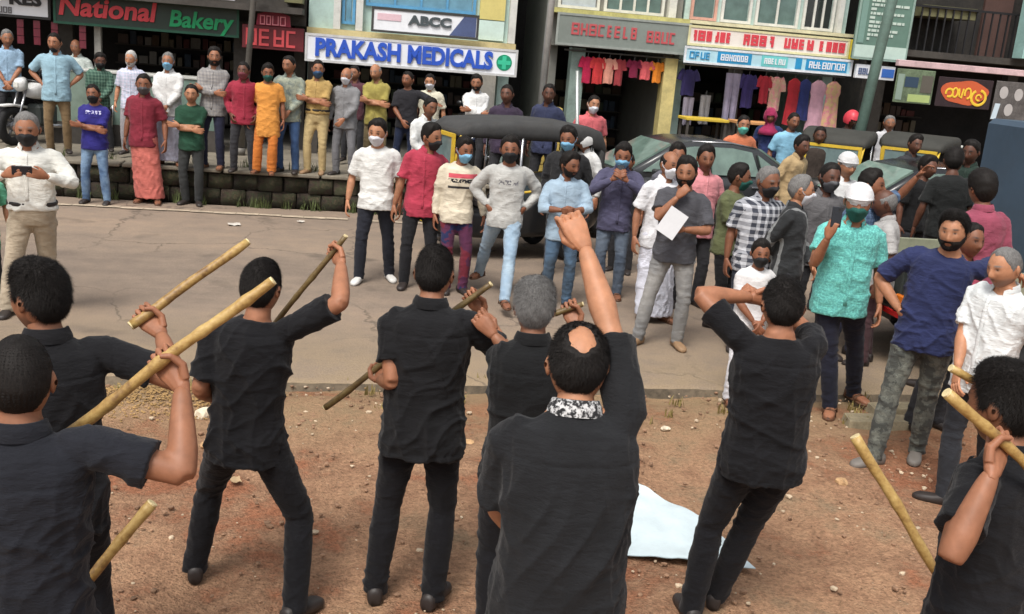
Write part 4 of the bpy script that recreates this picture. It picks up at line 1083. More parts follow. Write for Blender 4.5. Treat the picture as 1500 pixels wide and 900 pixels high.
def motorcycle(x, y, z, rz, label, paint):
    r = empty('motorcycle', (x, y, z), rz, label, 'motorcycle', 'motorcycles parked by the shops')
    wheel(r, -.66, 0, .30, .09); wheel(r, .62, 0, .29, .11)
    MB().tube([(-.66, -.07, .30), (-.42, -.07, .88)], .02, 8).tube([(-.66, .07, .30), (-.42, .07, .88)], .02, 8).build('fork', M_CHR, r, True)
    MB().tube([(-.40, -.34, .98), (-.42, -.12, 1.0), (-.42, .12, 1.0), (-.40, .34, .98)], .015, 8).build('handlebar', M_BLK, r, True)
    V, F = rings_mesh([rrect(.10, .74, .84, .04, -.36), rrect(.24, .70, .95, .09, -.2), rrect(.26, .68, .94, .1, 0), rrect(.18, .70, .84, .06, .16)])
    MB().add(V, F).build('fuel_tank', paint, r, True)
    V, F = rings_mesh([rrect(.2, .72, .80, .03, .1), rrect(.26, .70, .80, .04, .35), rrect(.24, .74, .86, .04, .7), rrect(.14, .80, .88, .03, .9)])
    MB().add(V, F).build('saddle', M_SEAT, r, True)
    MB().box(-.25, .22, -.13, .13, .28, .62, .05).build('engine', M_TGATE, r)
    MB().tube([(-.15, -.16, .3), (.3, -.18, .26), (.75, -.2, .34)], [.025, .04, .045], 10).build('exhaust', M_CHR, r, True)
    V, F = rings_mesh([rrect(.10, .86, .98, .045, -.56), rrect(.2, .82, 1.02, .08, -.50), rrect(.2, .82, 1.04, .08, -.42)])
    hd = MB().add(V, F).build('headlamp_cowl', paint, r, True)
    MB().box(-.575, -.562, -.045, .045, .88, .96, .01).build('headlamp', M_CLL, hd)
    V, F = rings_mesh([rrect(.11, .60, .63, .012, -.9), rrect(.13, .60, .64, .012, -.66), rrect(.12, .56, .60, .012, -.40)])
    MB().add(V, F).build('front_mudguard', paint, r, True)
    V, F = rings_mesh([rrect(.13, .60, .72, .04, .5), rrect(.14, .60, .76, .04, .75), rrect(.11, .5, .62, .03, .98)])
    MB().add(V, F).build('rear_mudguard', paint, r, True)
    for sy in (-1, 1): MB().tube([(-.41, sy * .28, .99), (-.40, sy * .33, 1.16)], .008, 6).tube([(-.415, sy * .33, 1.16), (-.395, sy * .33, 1.16)], [(.055, .04)] * 2, 12).build('mirror', M_BLK, r, True)
    MB().tube([(.05, .12, .3), (.1, .26, .02)], .012, 6).build('side_stand', M_BLK, r)
    return r
motorcycle(-7.75, 16.5, .47, math.radians(75), 'white cowled motorcycle parked between the men in light blue shirts', P('moto_white', rgb(206, 206, 204), rough=.3))
motorcycle(-8.6, 16.9, .47, math.radians(80), 'black motorcycle parked past the white cowled one', M_BLK)
motorcycle(-6.9, 17.3, .47, math.radians(100), 'dark red motorcycle parked behind the man in green checks', P('moto_red', rgb(120, 30, 34), rough=.3))
motorcycle(3.3, 16.4, 0, math.radians(60), 'black motorcycle parked in front of the lavender trousers', M_BLK)
motorcycle(4.4, 16.9, 0, math.radians(75), 'silver motorcycle parked before the tan dress', P('moto_silver', rgb(150, 150, 150), rough=.3))
motorcycle(-.75, 17.2, .47, math.radians(85), 'blue motorcycle parked under the green cross of the medical sign', P('moto_blue', rgb(50, 60, 100), rough=.3))
motorcycle(7.3, 17.6, 0, math.radians(70), 'grey motorcycle parked under the portrait banner', P('moto_grey', rgb(110, 112, 112), rough=.3))
# clothed shop dummies
def box_pile(a, b, z, n, mat, label, w=.4, h=.24):
    for k in range(n):
        o = MB().box(-w / 2, w / 2, -.18, .18, 0, h - .004, .008).build('carton', mat); o.location = S(a + .02 * (-1) ** k, b, z + k * h); o.rotation_euler = (0, 0, R10 + .05 * (-1) ** k)
        tag(o, label % ('lowest', 'second lowest', 'third', 'fourth', 'fifth', 'topmost')[k if k < n - 1 else 5], 'carton', 'cartons stacked outside the shops')
box_pile(3.45, 17.4, .2, 6, P('yellow_carton', rgb(196, 172, 92), rough=.8), 'yellow carton beside the silver pole, %s of its stack')
box_pile(10.9, 17.3, .2, 5, P('white_carton', rgb(196, 196, 190), rough=.8), 'white carton under the portrait banner, %s of its stack', .45, .26)
# ------------------------------------------------------------ people
M_SKIN = skin_mat()
HAIRS = {'black': hair_mat('black', (.012, .010, .009)), 'gray': hair_mat('gray', (.16, .155, .15)), 'white': hair_mat('white', (.45, .44, .42)), 'salt': hair_mat('salt', (.05, .048, .046))}
SKINS = {'a': rgb(150, 102, 76), 'b': rgb(126, 82, 60), 'c': rgb(172, 122, 92), 'd': rgb(96, 62, 48)}
def Rx(a): c, s = math.cos(a), math.sin(a); return np.array([[1, 0, 0], [0, c, -s], [0, s, c]])
def Ry(a): c, s = math.cos(a), math.sin(a); return np.array([[c, 0, s], [0, 1, 0], [-s, 0, c]])
def Rz(a): c, s = math.cos(a), math.sin(a); return np.array([[c, -s, 0], [s, c, 0], [0, 0, 1]])
def sm(e0, e1, x): t = np.clip((x - e0) / (e1 - e0), 0, 1); return t * t * (3 - 2 * t)

# ---- head: a grid of directions, denser towards the face; the front is -y
def head_dirs(nphi, nth):
    psi = np.linspace(-math.pi, math.pi, nphi, endpoint=False); phi = psi - .5 * np.sin(psi)
    th = np.linspace(.0, math.pi, nth)
    T, Ph = np.meshgrid(th, phi, indexing='ij')
    D = np.stack([np.sin(T) * np.sin(Ph), -np.sin(T) * np.cos(Ph), np.cos(T)], -1).reshape(-1, 3)
    i, j = np.meshgrid(np.arange(nth - 1), np.arange(nphi), indexing='ij')
    a = i * nphi + j; b = i * nphi + (j + 1) % nphi
    Q = np.stack([a, a + nphi, b + nphi, b], -1).reshape(-1, 4)
    return D, Q, np.abs(Ph).ravel()
def head_shape(D, bumps=True):
    x, y, z = D.T
    low = np.clip(-z, 0, 1)
    px = .077 * x * (1 - .27 * low ** 1.5); pz = .117 * z
    py = np.where(y > 0, .104 * y * (1 - .48 * low ** 1.1), .099 * y * (1 - .05 * low))
    px = px * (1 + .05 * np.clip(y, 0, 1))
    fr = sm(-.05, -.45, y)
    g = lambda x0, z0, sx, sz: np.exp(-((px - x0) / sx) ** 2 - ((pz - z0) / sz) ** 2)
    if bumps:
        ramp = sm(.024, -.026, pz) * sm(-.046, -.032, pz)
        d = -.021 * np.exp(-(px / (.008 + .008 * sm(0, -.03, pz))) ** 2) * ramp
        d += .008 * (g(.031, .010, .014, .010) + g(-.031, .010, .014, .010))
        d -= .004 * (g(.03, .030, .02, .007) + g(-.03, .030, .02, .007))
        d -= .0055 * g(0, -.062, .02, .009) - .003 * g(0, -.062, .022, .0022)
        d -= .010 * g(0, -.099, .024, .016)
        d -= .003 * (g(.045, -.018, .02, .02) + g(-.045, -.018, .02, .02))
        py = py + d * fr
    return np.stack([px, py, pz], 1)
HD = {k: head_dirs(*v) for k, v in {'hi': (64, 48), 'lo': (48, 36), 'far': (38, 28)}.items()}
def ears():
    V = []; Q = []
    for sg in (-1, 1):
        k0 = len(V); n = 10
        for j in range(5):
            t = j / 4
            for i in range(n):
                a = 2 * math.pi * i / n
                rr = math.sin(math.pi * (.12 + .80 * t)); 
                V.append((sg * (.070 + .017 * t - .004 * math.cos(a)), .012 + .018 * rr * math.cos(a) + .010 * t, .0 + (.031 - .006 * math.cos(a)) * rr * math.sin(a)))
        for j in range(4):
            for i in range(n): Q.append((k0 + j * n + i, k0 + j * n + (i + 1) % n, k0 + (j + 1) * n + (i + 1) % n, k0 + (j + 1) * n + i))
    return np.array(V), np.array(Q)
EARS = ears()
def head_colors(Pn, D, skin, stub, haircol):
    px, pz = Pn[:, 0], Pn[:, 2]; fr = D[:, 1] < -.3
    c = np.tile(np.array(skin), (len(Pn), 1))
    g = lambda x0, z0, sx, sz: np.exp(-((px - x0) / sx) ** 2 - ((pz - z0) / sz) ** 2) * fr
    e = lambda *a: g(a[0], *a[1:]) + g(-a[0], *a[1:])
    def mixc(w, col):
        nonlocal c
        w = np.clip(w, 0, 1)[:, None]; c = c * (1 - w) + np.array(col) * w
    mixc(.45 * e(.031, .008, .016, .012), tuple(q * .5 for q in skin))
    mixc(1.7 * e(.031, .033, .015, .0045), tuple(max(.012, h * .8) for h in haircol))
    mixc((e(.031, .010, .0105, .0045) > .5) * .8, (.24, .21, .19))
    mixc((e(.031, .010, .0055, .006) > .42) * 1.0, (.012, .008, .006))
    mixc((e(.031, .0155, .014, .0026) > .5) * .9, (.02, .014, .012))
    mixc((g(0, -.062, .021, .0068) > .42) * .75, (skin[0] * .72, skin[1] * .46, skin[2] * .5))
    mixc((g(0, -.0615, .021, .0018) > .45) * .7, tuple(q * .25 for q in skin))
    if stub:
        w = sm(-.036, -.060, pz) * (D[:, 1] < .25) + .9 * g(0, -.047, .022, .006)
        mixc(stub * w * (g(0, -.062, .019, .006) < .5), tuple(.015 + q * .12 for q in skin))
    return c
def hairline(phi):
    d = np.degrees(phi)
    return np.interp(d, [0, 28, 45, 66, 80, 92, 104, 118, 140, 180], [.74, .76, .70, .34, -.10, .12, .06, -.26, -.58, -.64])
def shell(res, off_fn, mask_fn, bumps=True, keepm=-.09):
    D, Q, ph = HD[res]
    mk = mask_fn(D, ph)
    Pn = head_shape(D, bumps); Nn = D / np.array([.077, .1, .117]); Nn /= np.linalg.norm(Nn, axis=1)[:, None]
    V = Pn + Nn * off_fn(D, ph, mk)[:, None]
    keep = (mk[Q] > keepm).any(1)
    return V, Q[keep], mk
def compact(V, Q):
    u, inv = np.unique(Q, return_inverse=True); return V[u], inv.reshape(Q.shape)
def hnoise(D, seed, f=7.0):
    r = np.random.default_rng(seed); o = 0
    for i in range(6):
        k = r.normal(size=3); k *= f * (1 + .6 * i) / np.linalg.norm(k); o = o + np.sin(D @ k + r.uniform(0, 6.28)) / (1 + .5 * i)
    return o / 2.2
def make_hair(style, seed, res):
    thick = {'short': .010, 'full': .017, 'buzz': .004, 'long': .026, 'balding': .008, 'crown': .009}[style]
    def mask(D, ph):
        m_ = D[:, 2] - hairline(ph) + .03 * hnoise(D, seed, 9)
        if style == 'balding': m_ = np.minimum(m_, (.40 + .30 * sm(1.0, 2.6, ph)) - D[:, 2])
        if style == 'crown':
            c = norm([0, .60, .80]); m_ = np.minimum(m_, (.905 + .035 * hnoise(D, seed, 14) - D @ c) * 2.2)
            m_ = np.minimum(m_, 9)
        if style == 'long': m_ = m_ + .12 * sm(1.2, 1.8, ph)
        return m_
    def off(D, ph, m_):
        o = thick * (.45 + .75 * sm(.0, .85, D[:, 2])) * sm(-.02, .20, m_) + .0035 * min(1, thick / .012) * hnoise(D, seed + 1, 16) * sm(.05, .3, m_)
        o = o + .0015 * (style == 'buzz') * sm(0, .1, m_)
        if style in ('full', 'short'): o = o + thick * .5 * sm(.45, .9, D[:, 2]) * (1 + np.sin(D[:, 0] * 4 + seed)) * .5
        o = o + thick * .45 * sm(.3, .8, D[:, 2]) * np.clip(-D[:, 1], 0, 1) * (style in ('full', 'long', 'short'))
        return o - .008 * sm(.04, -.07, m_)
    V, Q, mk = shell(res, off, mask, True, -.30 if style == 'crown' else -.09)
    return V, Q, mk
def hair_strands(V, Q, mk, seed, n, ln):
    r = np.random.default_rng(seed); C = V[Q].mean(1); ok = (mk[Q].min(1) > .03) | ((mk[Q].min(1) > -.10) & (r.random(len(Q)) < .35)) | ((mk[Q].min(1) > -.30) & (V[Q].mean(1)[:, 2] > .05) & (r.random(len(Q)) < .16))
    idx = np.nonzero(ok)[0]
    if len(idx) == 0: return np.zeros((0, 3)), np.zeros((0, 3), int)
    e1 = V[Q[:, 1]] - V[Q[:, 0]]; e2 = V[Q[:, 3]] - V[Q[:, 0]]; ar = np.linalg.norm(np.cross(e1, e2), axis=1)[idx]
    pk = r.choice(idx, n, p=ar / ar.sum())
    w = r.random((n, 4)); w /= w.sum(1)[:, None]
    B = (V[Q[pk]] * w[..., None]).sum(1)
    N_ = B / np.linalg.norm(B, axis=1)[:, None]
    down = np.array([0, .25, -1.0]) + .5 * r.normal(size=(n, 3)); crown = norm([0, .5, .86])
    sw = np.cross(N_, np.tile(crown, (n, 1))); sw /= np.linalg.norm(sw, axis=1)[:, None] + 1e-6
    t = down - N_ * (down * N_).sum(1)[:, None] + .35 * sw; t /= np.linalg.norm(t, axis=1)[:, None] + 1e-6
    tip = B + (t * .95 + N_ * .22) * (ln * r.uniform(.5, 1.2, n))[:, None]
    side = np.cross(N_, t); hw = .0008 if n > 2000 else .0013
    VV = np.stack([B - N_ * .002 - side * hw, B - N_ * .002 + side * hw, tip], 1).reshape(-1, 3)
    return VV, np.arange(n * 3).reshape(-1, 3)

# ---- hands: wrist at the origin, fingers along +x, palm faces -z, thumb on +y (right hand)
def hand_raw(pose):
    parts = []
    parts.append(tube([(-.03, 0, 0), (0, 0, 0), (.03, .002, -.001), (.065, .0, -.002), (.092, -.001, -.003)], [(.012, .010), (.0265, .0205), (.036, .0185), (.042, .016), (.040, .012)], 12, ref=(0, 1, 0)))
    cur = {'relax': (22, 30, 22), 'fist': (68, 88, 48), 'flat': (6, 8, 6), 'point': (66, 88, 50)}[pose]
    for k, (y, L) in enumerate(((.031, .074), (.010, .083), (-.011, .077), (-.031, .060))):
        c = cur
        if pose == 'point' and k == 0: c = (8, 8, 4)
        p = np.array([.078, y, -.002]); a = 0.0; path = [p]
        segs = (.030, L * .48, L * .32, L * .24)
        fan = (1.5 - k) * .05 * (1 if pose in ('flat', 'relax') else .1)
        for s_, da in zip(segs, (0, *c)):
            a += math.radians(da * (1 + .08 * k)); p = p + s_ * np.array([math.cos(a), fan * math.cos(a), -math.sin(a)]); path.append(p)
        rr = .0090 if k < 3 else .0078
        parts.append(tube(path, [rr, rr * 1.05, rr, rr * .92, rr * .7], 8))
    if pose in ('fist', 'point'): tp = [(.012, .022, -.006), (.045, .042, -.022), (.078, .034, -.046), (.092, .010, -.056)]
    elif pose == 'flat': tp = [(.012, .022, -.004), (.045, .052, -.010), (.072, .070, -.012), (.095, .080, -.012)]
    else: tp = [(.012, .022, -.004), (.045, .044, -.020), (.072, .054, -.034), (.095, .054, -.046)]
    parts.append(tube(tp, [.015, .0135, .011, .008], 8))
    return parts
RAW = []      # queue for voxel fusing
def merge(parts):
    V = []; F = []
    for v, f in parts:
        k = len(V); V += [tuple(p) for p in v]; F += [tuple(i + k for i in ff) for ff in f]
    return V, F
def temp_obj(parts, voxel, smooth):
    V, F = merge(parts)
    me = bpy.data.meshes.new('tmp'); me.from_pydata(V, [], F)
    bm = bmesh.new(); bm.from_mesh(me); bmesh.ops.recalc_face_normals(bm, faces=bm.faces); bm.to_mesh(me); bm.free()
    o = bpy.data.objects.new('tmp', me); COL.objects.link(o)
    md = o.modifiers.new('r', 'REMESH'); md.mode = 'VOXEL'; md.voxel_size = voxel
    if smooth:
        ms = o.modifiers.new('s', 'SMOOTH'); ms.factor = .5; ms.iterations = smooth
    return o
def harvest(o, dg):
    e = o.evaluated_get(dg); me = e.to_mesh()
    n = len(me.vertices); V = np.zeros(n * 3, np.float32); me.vertices.foreach_get('co', V)
    L = np.zeros(len(me.loops), np.int32); me.loops.foreach_get('vertex_index', L)
    st = np.zeros(len(me.polygons), np.int32); tot = np.zeros(len(me.polygons), np.int32)
    me.polygons.foreach_get('loop_start', st); me.polygons.foreach_get('loop_total', tot)
    q4 = st[tot == 4]; q3 = st[tot == 3]
    Q = L[q4[:, None] + np.arange(4)] if len(q4) else np.zeros((0, 4), int); T = L[q3[:, None] + np.arange(3)] if len(q3) else np.zeros((0, 3), int)
    Nn = np.zeros(n * 3, np.float32); me.vertices.foreach_get('normal', Nn)
    e.to_mesh_clear()
    return V.reshape(-1, 3).astype(float), Q, T, Nn.reshape(-1, 3).astype(float)
_h = [(p, q, temp_obj(hand_raw(p), vx, 1)) for p in ('relax', 'fist', 'flat', 'point') for q, vx in (('lo', .0072), ('hi', .0030))]
bpy.context.view_layer.update(); _dg = bpy.context.evaluated_depsgraph_get()
HANDS = {}
for p_, q_, o_ in _h:
    HANDS[(p_, q_)] = harvest(o_, _dg)[:3]; bpy.data.objects.remove(o_)

# ---- shoes and feet
def shoe_mesh(kind):
    secs = []
    data = [(.085, .022, .062, .02), (.078, .034, .085, .03), (.04, .037, .092, .032), (0, .037, .080, .032), (-.05, .042, .064, .028), (-.10, .047, .056, .025), (-.14, .044, .048, .022), (-.165, .032, .040, .018), (-.178, .014, .030, .012)]
    for y, w, h, rad in data:
        if kind == 'sandal': h = .022
        if kind == 'foot': w *= .86; h = max(.02, h * .86)
        z0 = .0 if kind != 'foot' else .012
        pts = [(p[1], y, p[2]) for p in rrect(2 * w, z0, h + z0 * .5, min(rad, .45 * h), 0, 3)]
        secs.append(pts)
    V, F = rings_mesh(secs); return V, F
SHOES = {}
def shoe_obj(kind, mat, parent, loc, yaw, s, name):
    key = (kind,)
    if key not in SHOES:
        V, F = shoe_mesh(kind); mb = MB().add(V, F)
        if kind == 'sandal':
            for y0, z in ((-.07, .068), (.055, .088)):
                V2, F2 = tube([(-.048, y0, .012), (-.042, y0, z * .7), (0, y0 - .005, z), (.042, y0, z * .7), (.048, y0, .012)], [(.014, .004)] * 5, 8, ref=(0, 1, 0)); mb.add(V2, F2)
        o = mb.build(name, mat, parent, True); SHOES[key] = o.data
    else:
        o = bpy.data.objects.new(name, SHOES[key]); COL.objects.link(o); o.parent = parent
        o.material_slots[0].link = 'OBJECT'; o.material_slots[0].material = mat
    o.location = loc; o.rotation_euler = (0, 0, yaw); o.scale = (s, s, s)
    return o

def ik(A, T, l1, l2, pole):
    A = np.asarray(A, float); T = np.asarray(T, float); d = T - A; L = np.linalg.norm(d); mx = (l1 + l2) * .999
    if L > mx:
        k = min(L / mx, 1.10); l1 *= k; l2 *= k
        if L > (l1 + l2) * .999: T = A + d / L * (l1 + l2) * .999; d = T - A; L = np.linalg.norm(d)
    u = d / max(L, 1e-6); x = (l1 * l1 - l2 * l2 + L * L) / (2 * L); h = math.sqrt(max(l1 * l1 - x * x, 0))
    p = np.asarray(pole, float); p = p - u * (p @ u); p = norm(p)
    return A + u * x + p * h, T
# arm poses for a person 1.70 m tall: wrist, elbow pole, hand pose. mirrored for the right arm
POSES = {'down': ((.272, -.01, .86), (.3, 1, 0), 'relax'), 'back': ((.02, .17, .95), (1, .6, 0), 'relax'), 'front': ((.045, -.20, .93), (1, .5, -.1), 'relax'),
         'crossU': ((-.12, -.185, 1.155), (1, .2, -.7), 'relax'), 'crossD': ((-.09, -.215, 1.11), (1, .2, -.7), 'relax'), 'hip': ((.185, -.03, 1.0), (1, .7, 0), 'fist'),
         'pocket': ((.20, -.05, .92), (.7, 1, 0), 'relax'), 'phone': ((.15, -.26, 1.25), (1, .2, -.8), 'relax'), 'phonehi': ((.075, -.27, 1.36), (1, .2, -.8), 'relax'),
         'chin': ((.03, -.17, 1.40), (.6, -.2, -1), 'fist'), 'clasp': ((.05, -.23, 1.13), (1, .4, -.5), 'fist'), 'out': ((.45, -.32, 1.32), (0, .3, -1), 'flat'),
         'swing': ((.26, -.16, .90), (.3, 1, 0), 'relax'), 'gest': ((.16, -.34, 1.24), (.6, .3, -.8), 'flat'), 'lean': ((.52, .02, 1.20), (0, .6, -1), 'relax')}
BODYLV = [(.80, .150, .105), (.90, .168, .115), (.98, .158, .108), (1.05, .150, .104), (1.14, .155, .108), (1.24, .167, .116), (1.32, .170, .113), (1.375, .162, .100), (1.405, .142, .088), (1.435, .108, .074), (1.46, .076, .063), (1.49, .060, .058)]
PEOPLE = []
def person(p):
    s = p['h'] / 1.70
    hi = p.get('hi', False); seed = len(PEOPLE) * 17 + 3
    r = empty('person', (p['x'], p['y'], p['z']), math.radians(p['f']), p['lab'], 'person', p.get('group'))
    rv = random.Random(seed * 7 + 1); wsh = rv.uniform(-1, 1)      # everybody shifts their weight a little
    lean, side, twist = (math.radians(q) for q in p.get('sp', (rv.uniform(-1, 6), -3.5 * wsh, rv.uniform(-9, 9))))
    pel = np.array(p.get('pel', (.035 * wsh, rv.uniform(-.02, .02), .925)), float)
    p.setdefault('hd', (rv.uniform(-24, 24), rv.uniform(0, 12), rv.uniform(-5, 5))); p.setdefault('face', rv.uniform(.94, 1.08))
    p.setdefault('footL', (.10 + rv.uniform(-.02, .06), rv.uniform(-.07, .03), rv.uniform(4, 26))); p.setdefault('footR', (-.10 - rv.uniform(-.02, .06), rv.uniform(-.05, .05), -rv.uniform(4, 26)))
    fat = p.get('fat', rv.uniform(-.008, .016))
    # spine
    steps = 12; Ls = .555; pos = [pel.copy()]; rots = [np.eye(3)]; c = pel.copy()
    for k in range(1, steps + 1):
        t = k / steps; a = sm(.0, .9, np.array(t)); R_ = Rz(twist * a) @ Rx(lean * a) @ Ry(side * a)
        c = c + R_ @ np.array([0, 0, Ls / steps]); pos.append(c.copy()); rots.append(R_)
    def spine(z):            # z measured on the upright 1.70 m figure
        if z <= .93: return pel + np.array([0, 0, z - .93]), np.eye(3)
        f = min((z - .93) / Ls, 1.0) * steps; i = min(int(f), steps - 1); q = f - i
        return pos[i] * (1 - q) + pos[i + 1] * q, rots[i + 1]
    Rc = spine(1.38)[1]
    def ring(z, w, d, yo=0.0, n=20, ex=2.4, drop=0.0):
        C, R_ = spine(z); out = []
        for k in range(n):
            a = 2 * math.pi * k / n; ca, sa = math.cos(a), math.sin(a)
            out.append(C + R_ @ np.array([w * math.copysign(abs(ca) ** (2 / ex), ca), yo + d * math.copysign(abs(sa) ** (2 / ex), sa), -drop * max(0, -sa) ** 1.5]))
        return out
    def loft(levels):
        n = len(levels[0]); V = [q for l in levels for q in l]; F = []
        for i in range(len(levels) - 1):
            for k in range(n): F.append((i * n + k, i * n + (k + 1) % n, (i + 1) * n + (k + 1) % n, (i + 1) * n + k))
        F.append(tuple(range(n))[::-1]); F.append(tuple(range((len(levels) - 1) * n, len(levels) * n)))
        return V, F
    p['fat'] = fat; p['pel'] = tuple(pel)
    belly = lambda z: fat * math.exp(-((z - 1.05) / .14) ** 2)
    # head
    hy, hp, hr = (math.radians(q) for q in p.get('hd', (0, 5, 0)))
    Rh = Rz(hy) @ Rx(hp) @ Ry(hr)
    N0, _ = spine(1.46)
    HC = N0 + .5 * (Rc @ np.array([0, -.012, .03]) + Rh @ np.array([0, -.012, .03])) + Rh @ np.array([0, -.012, .093])
    # arms
    arms = {}
    for sg, key in ((1, 'L'), (-1, 'R')):
        q = p['arm' + key]
        if isinstance(q, str): wt, pole, hp_ = POSES[q]; wt = np.array([wt[0] * sg, wt[1], wt[2]]); pole = np.array([pole[0] * sg, pole[1], pole[2]]); grip = None
        else:
            wt = np.array(q['w']); pole = np.array(q.get('pole', (sg, .4, -.5))); hp_ = q.get('hand', 'fist'); grip = q.get('grip')
        C, R_ = spine(1.395)
        el = sm(1.2, 1.75, np.array(wt[2]))
        Sh = C + R_ @ np.array([sg * (.176 + fat * .3 - .03 * el), .008, -.012 + .055 * el])
        if isinstance(q, str) and q not in ('down',): wt = wt + (spine(1.2)[0] - np.array([0, 0, 1.2])) * (.9 if wt[2] > 1.0 else .4) + np.array([0, -fat * .8, 0]) * (wt[1] < -.1)
        if 'e' in (q if isinstance(q, dict) else {}): pole = np.array(q['e']) - (Sh + wt) / 2
        E_, W_ = ik(Sh, wt, .285, .255, pole)
        d = norm(W_ - E_)
        if grip is not None:
            a = norm(np.array(grip)); X = norm(d - a * (d @ a) * .9); Y_ = a * q.get('gs', 1); X = norm(X - Y_ * (X @ Y_)); Zh = np.cross(X, Y_)
            if q.get('flipz'): Y_, Zh = -Y_, -Zh
            Hm = np.stack([X, Y_, Zh], 1)
            if sg == 1: Hm = Hm @ np.diag([1, -1, 1])
            W2 = W_ - Hm @ np.array([.088, 0, -.028])
            E_, W_ = ik(Sh, W2, .285, .255, pole)
        else:
            tgt = np.array(q['palm']) if isinstance(q, dict) and 'palm' in q else (np.array([0, .0, W_[2]]) - W_ if q in ('down', 'swing', 'pocket') else np.array([0, .35, 1.15]) - W_)
            if isinstance(q, str) and q.startswith('phone'): tgt = np.array([-sg * .6, .8, 0])
            if isinstance(q, dict) and 'fd' in q: d = norm(np.array(q['fd']))
            n_ = norm(tgt - d * (tgt @ d)); X = d; Zh = -n_; Y_ = np.cross(Zh, X)
            Hm = np.stack([X, Y_, Zh], 1)
            if sg == 1: Hm = np.stack([X, -Y_, Zh], 1)       # mirrored
        arms[key] = (Sh, E_, W_, Hm, hp_)
    # legs
    legs = {}
    for sg, key in ((1, 'L'), (-1, 'R')):
        ft = p.get('foot' + key, (sg * .10, 0, sg * 14))
        A = pel + np.array([sg * .086, 0, -.04]); T = np.array([ft[0], ft[1] + .02, .085 + (ft[3] if len(ft) > 3 else 0)])
        yaw = math.radians(ft[2]); fr = Rz(yaw) @ np.array([0, -1, 0]) + np.array([sg * .05, 0, 0])
        K, T = ik(A, T, .409, .402, fr); legs[key] = (A, K, T, yaw)
    skin = np.array(SKINS[p.get('skin', 'a')]) * (1 + .1 * math.sin(seed))
    # ---- body skin (head and hands are added after fusing)
    far = (not hi) and p['y'] > 12.2
    vx = .009 if hi else .015 if far else .0125
    bare = p.get('shoe', ('shoe', None))[0] in ('sandal', 'bare')
    bl = [(z, w + .5 * fat - (.02 if z < 1.1 else 0), d + belly(z) - (.015 if z < 1.1 else 0)) for z, w, d in BODYLV if z >= (.85 if bare else 1.2)]
    parts = [loft([ring(z, w - (.012 if z < 1.3 else .026 if z < 1.45 else .016 if z < 1.47 else .004), d - (.012 if z < 1.3 else .018 if z < 1.45 else .008 if z < 1.47 else .004)) for z, w, d in bl])]
    parts.append(tube([spine(1.40)[0], N0, N0 + .5 * (HC - N0), HC + Rh @ np.array([0, .012, -.02])], [(.066, .064), (.058, .060), (.053, .056), (.050, .052)], 14))
    for key in 'LR':
        Sh, E_, W_, _, _ = arms[key]; m_ = lambda a, b, t: a + (b - a) * t; F_ = 1 + fat
        parts.append(tube([spine(1.36)[0], m_(Sh, E_, .12), m_(Sh, E_, .35), m_(Sh, E_, .7), E_, m_(E_, W_, .04)], [.035, .040, .046 * F_, .043 * F_, .038, .038], 12))
        parts.append(tube([m_(E_, W_, -.06), m_(E_, W_, .04), m_(E_, W_, .25), m_(E_, W_, .6), m_(E_, W_, .9), W_], [.034, .039, .043 * F_, .036, .0275, .019], 12))
    if bare:
        for key in 'LR':
            A, K, T, yaw = legs[key]; parts.append(tube([A + np.array([0, 0, .03]), K, K + (T - K) * .3, K + (T - K) * .8, T + np.array([0, 0, -.05])], [.05, .036, .036, .033, .033], 10))
    job = {'p': p, 'r': r, 's': s, 'seed': seed, 'hi': hi, 'skin': skin, 'HC': HC, 'Rh': Rh, 'arms': arms, 'legs': legs, 'bare': bare, 'far': far}
    job['neck'] = spine(1.462)[0]; job['Rc'] = Rc
    job['body'] = temp_obj(parts, vx, 2)
    # ---- top
    st, tmat, slv = p['top'][0], p['top'][1], p['top'][2]
    ez = p.get('ease', .018)
    hem = {'tee': .80, 'shirt': .77, 'kurta': .60, 'tuck': .93}[st]
    pts = []
    lv = []
    zs = np.linspace(hem, .98, 5)[:-1].tolist() if hem < .97 else []
    for z in zs: lv.append(ring(z, max(.168, np.interp(z, [b_[0] for b_ in BODYLV], [b_[1] for b_ in BODYLV])) + ez + .5 * fat + .02 * (.98 - z), .120 + ez + belly(z) * .9 + .01 * (z < .9), -.2 * belly(z)))
    for z, w, d in BODYLV:
        if z < .975: continue
        w2 = w + ez + .5 * fat; d2 = d + ez + belly(z)
        if st != 'tuck': w2 = max(w2, .172 + .5 * fat) if z < 1.2 else w2; d2 = max(d2, .122 + belly(z) * .9) if z < 1.2 else d2
        if z > 1.47: continue
        dr = 0.0
        if z > 1.45: w2, d2, dr = .080, .070, (.040 if st != 'tee' else .030)
        elif z > 1.42: w2, d2, dr = w + .006, d + .009, .022
        lv.append(ring(z, w2, d2, -.2 * belly(z), drop=dr))
    pts.append(loft(lv))
    for key in 'LR':
        Sh, E_, W_, _, _ = arms[key]; m_ = lambda a, b, t: a + (b - a) * t; F_ = 1 + fat
        ra = .064 * F_; sh_ = .10 if norm(E_ - Sh) @ norm(W_ - E_) < -.1 else 0.0
        Ci, Ri = spine(1.375); sg = 1 if key == 'L' else -1; I0 = Ci + Ri @ np.array([sg * .085, .004, .0]); so = norm(Sh - I0)
        mid = Sh * .72 + I0 * .28 + Ri @ np.array([0, 0, .006])
        pts.append(tube([I0, mid, m_(Sh, E_, .10), m_(Sh, E_, .32), m_(Sh, E_, .50), m_(Sh, E_, .66 - sh_ if slv == 'S' else .78)] + ([m_(Sh, E_, .86 - sh_ * 1.6)] if slv == 'S' else [m_(Sh, E_, 1.0)]), [.050, .056 * F_, .062 * F_, ra, ra + .001, ra + .004, (ra + .008) if slv == 'S' else .054], 14))
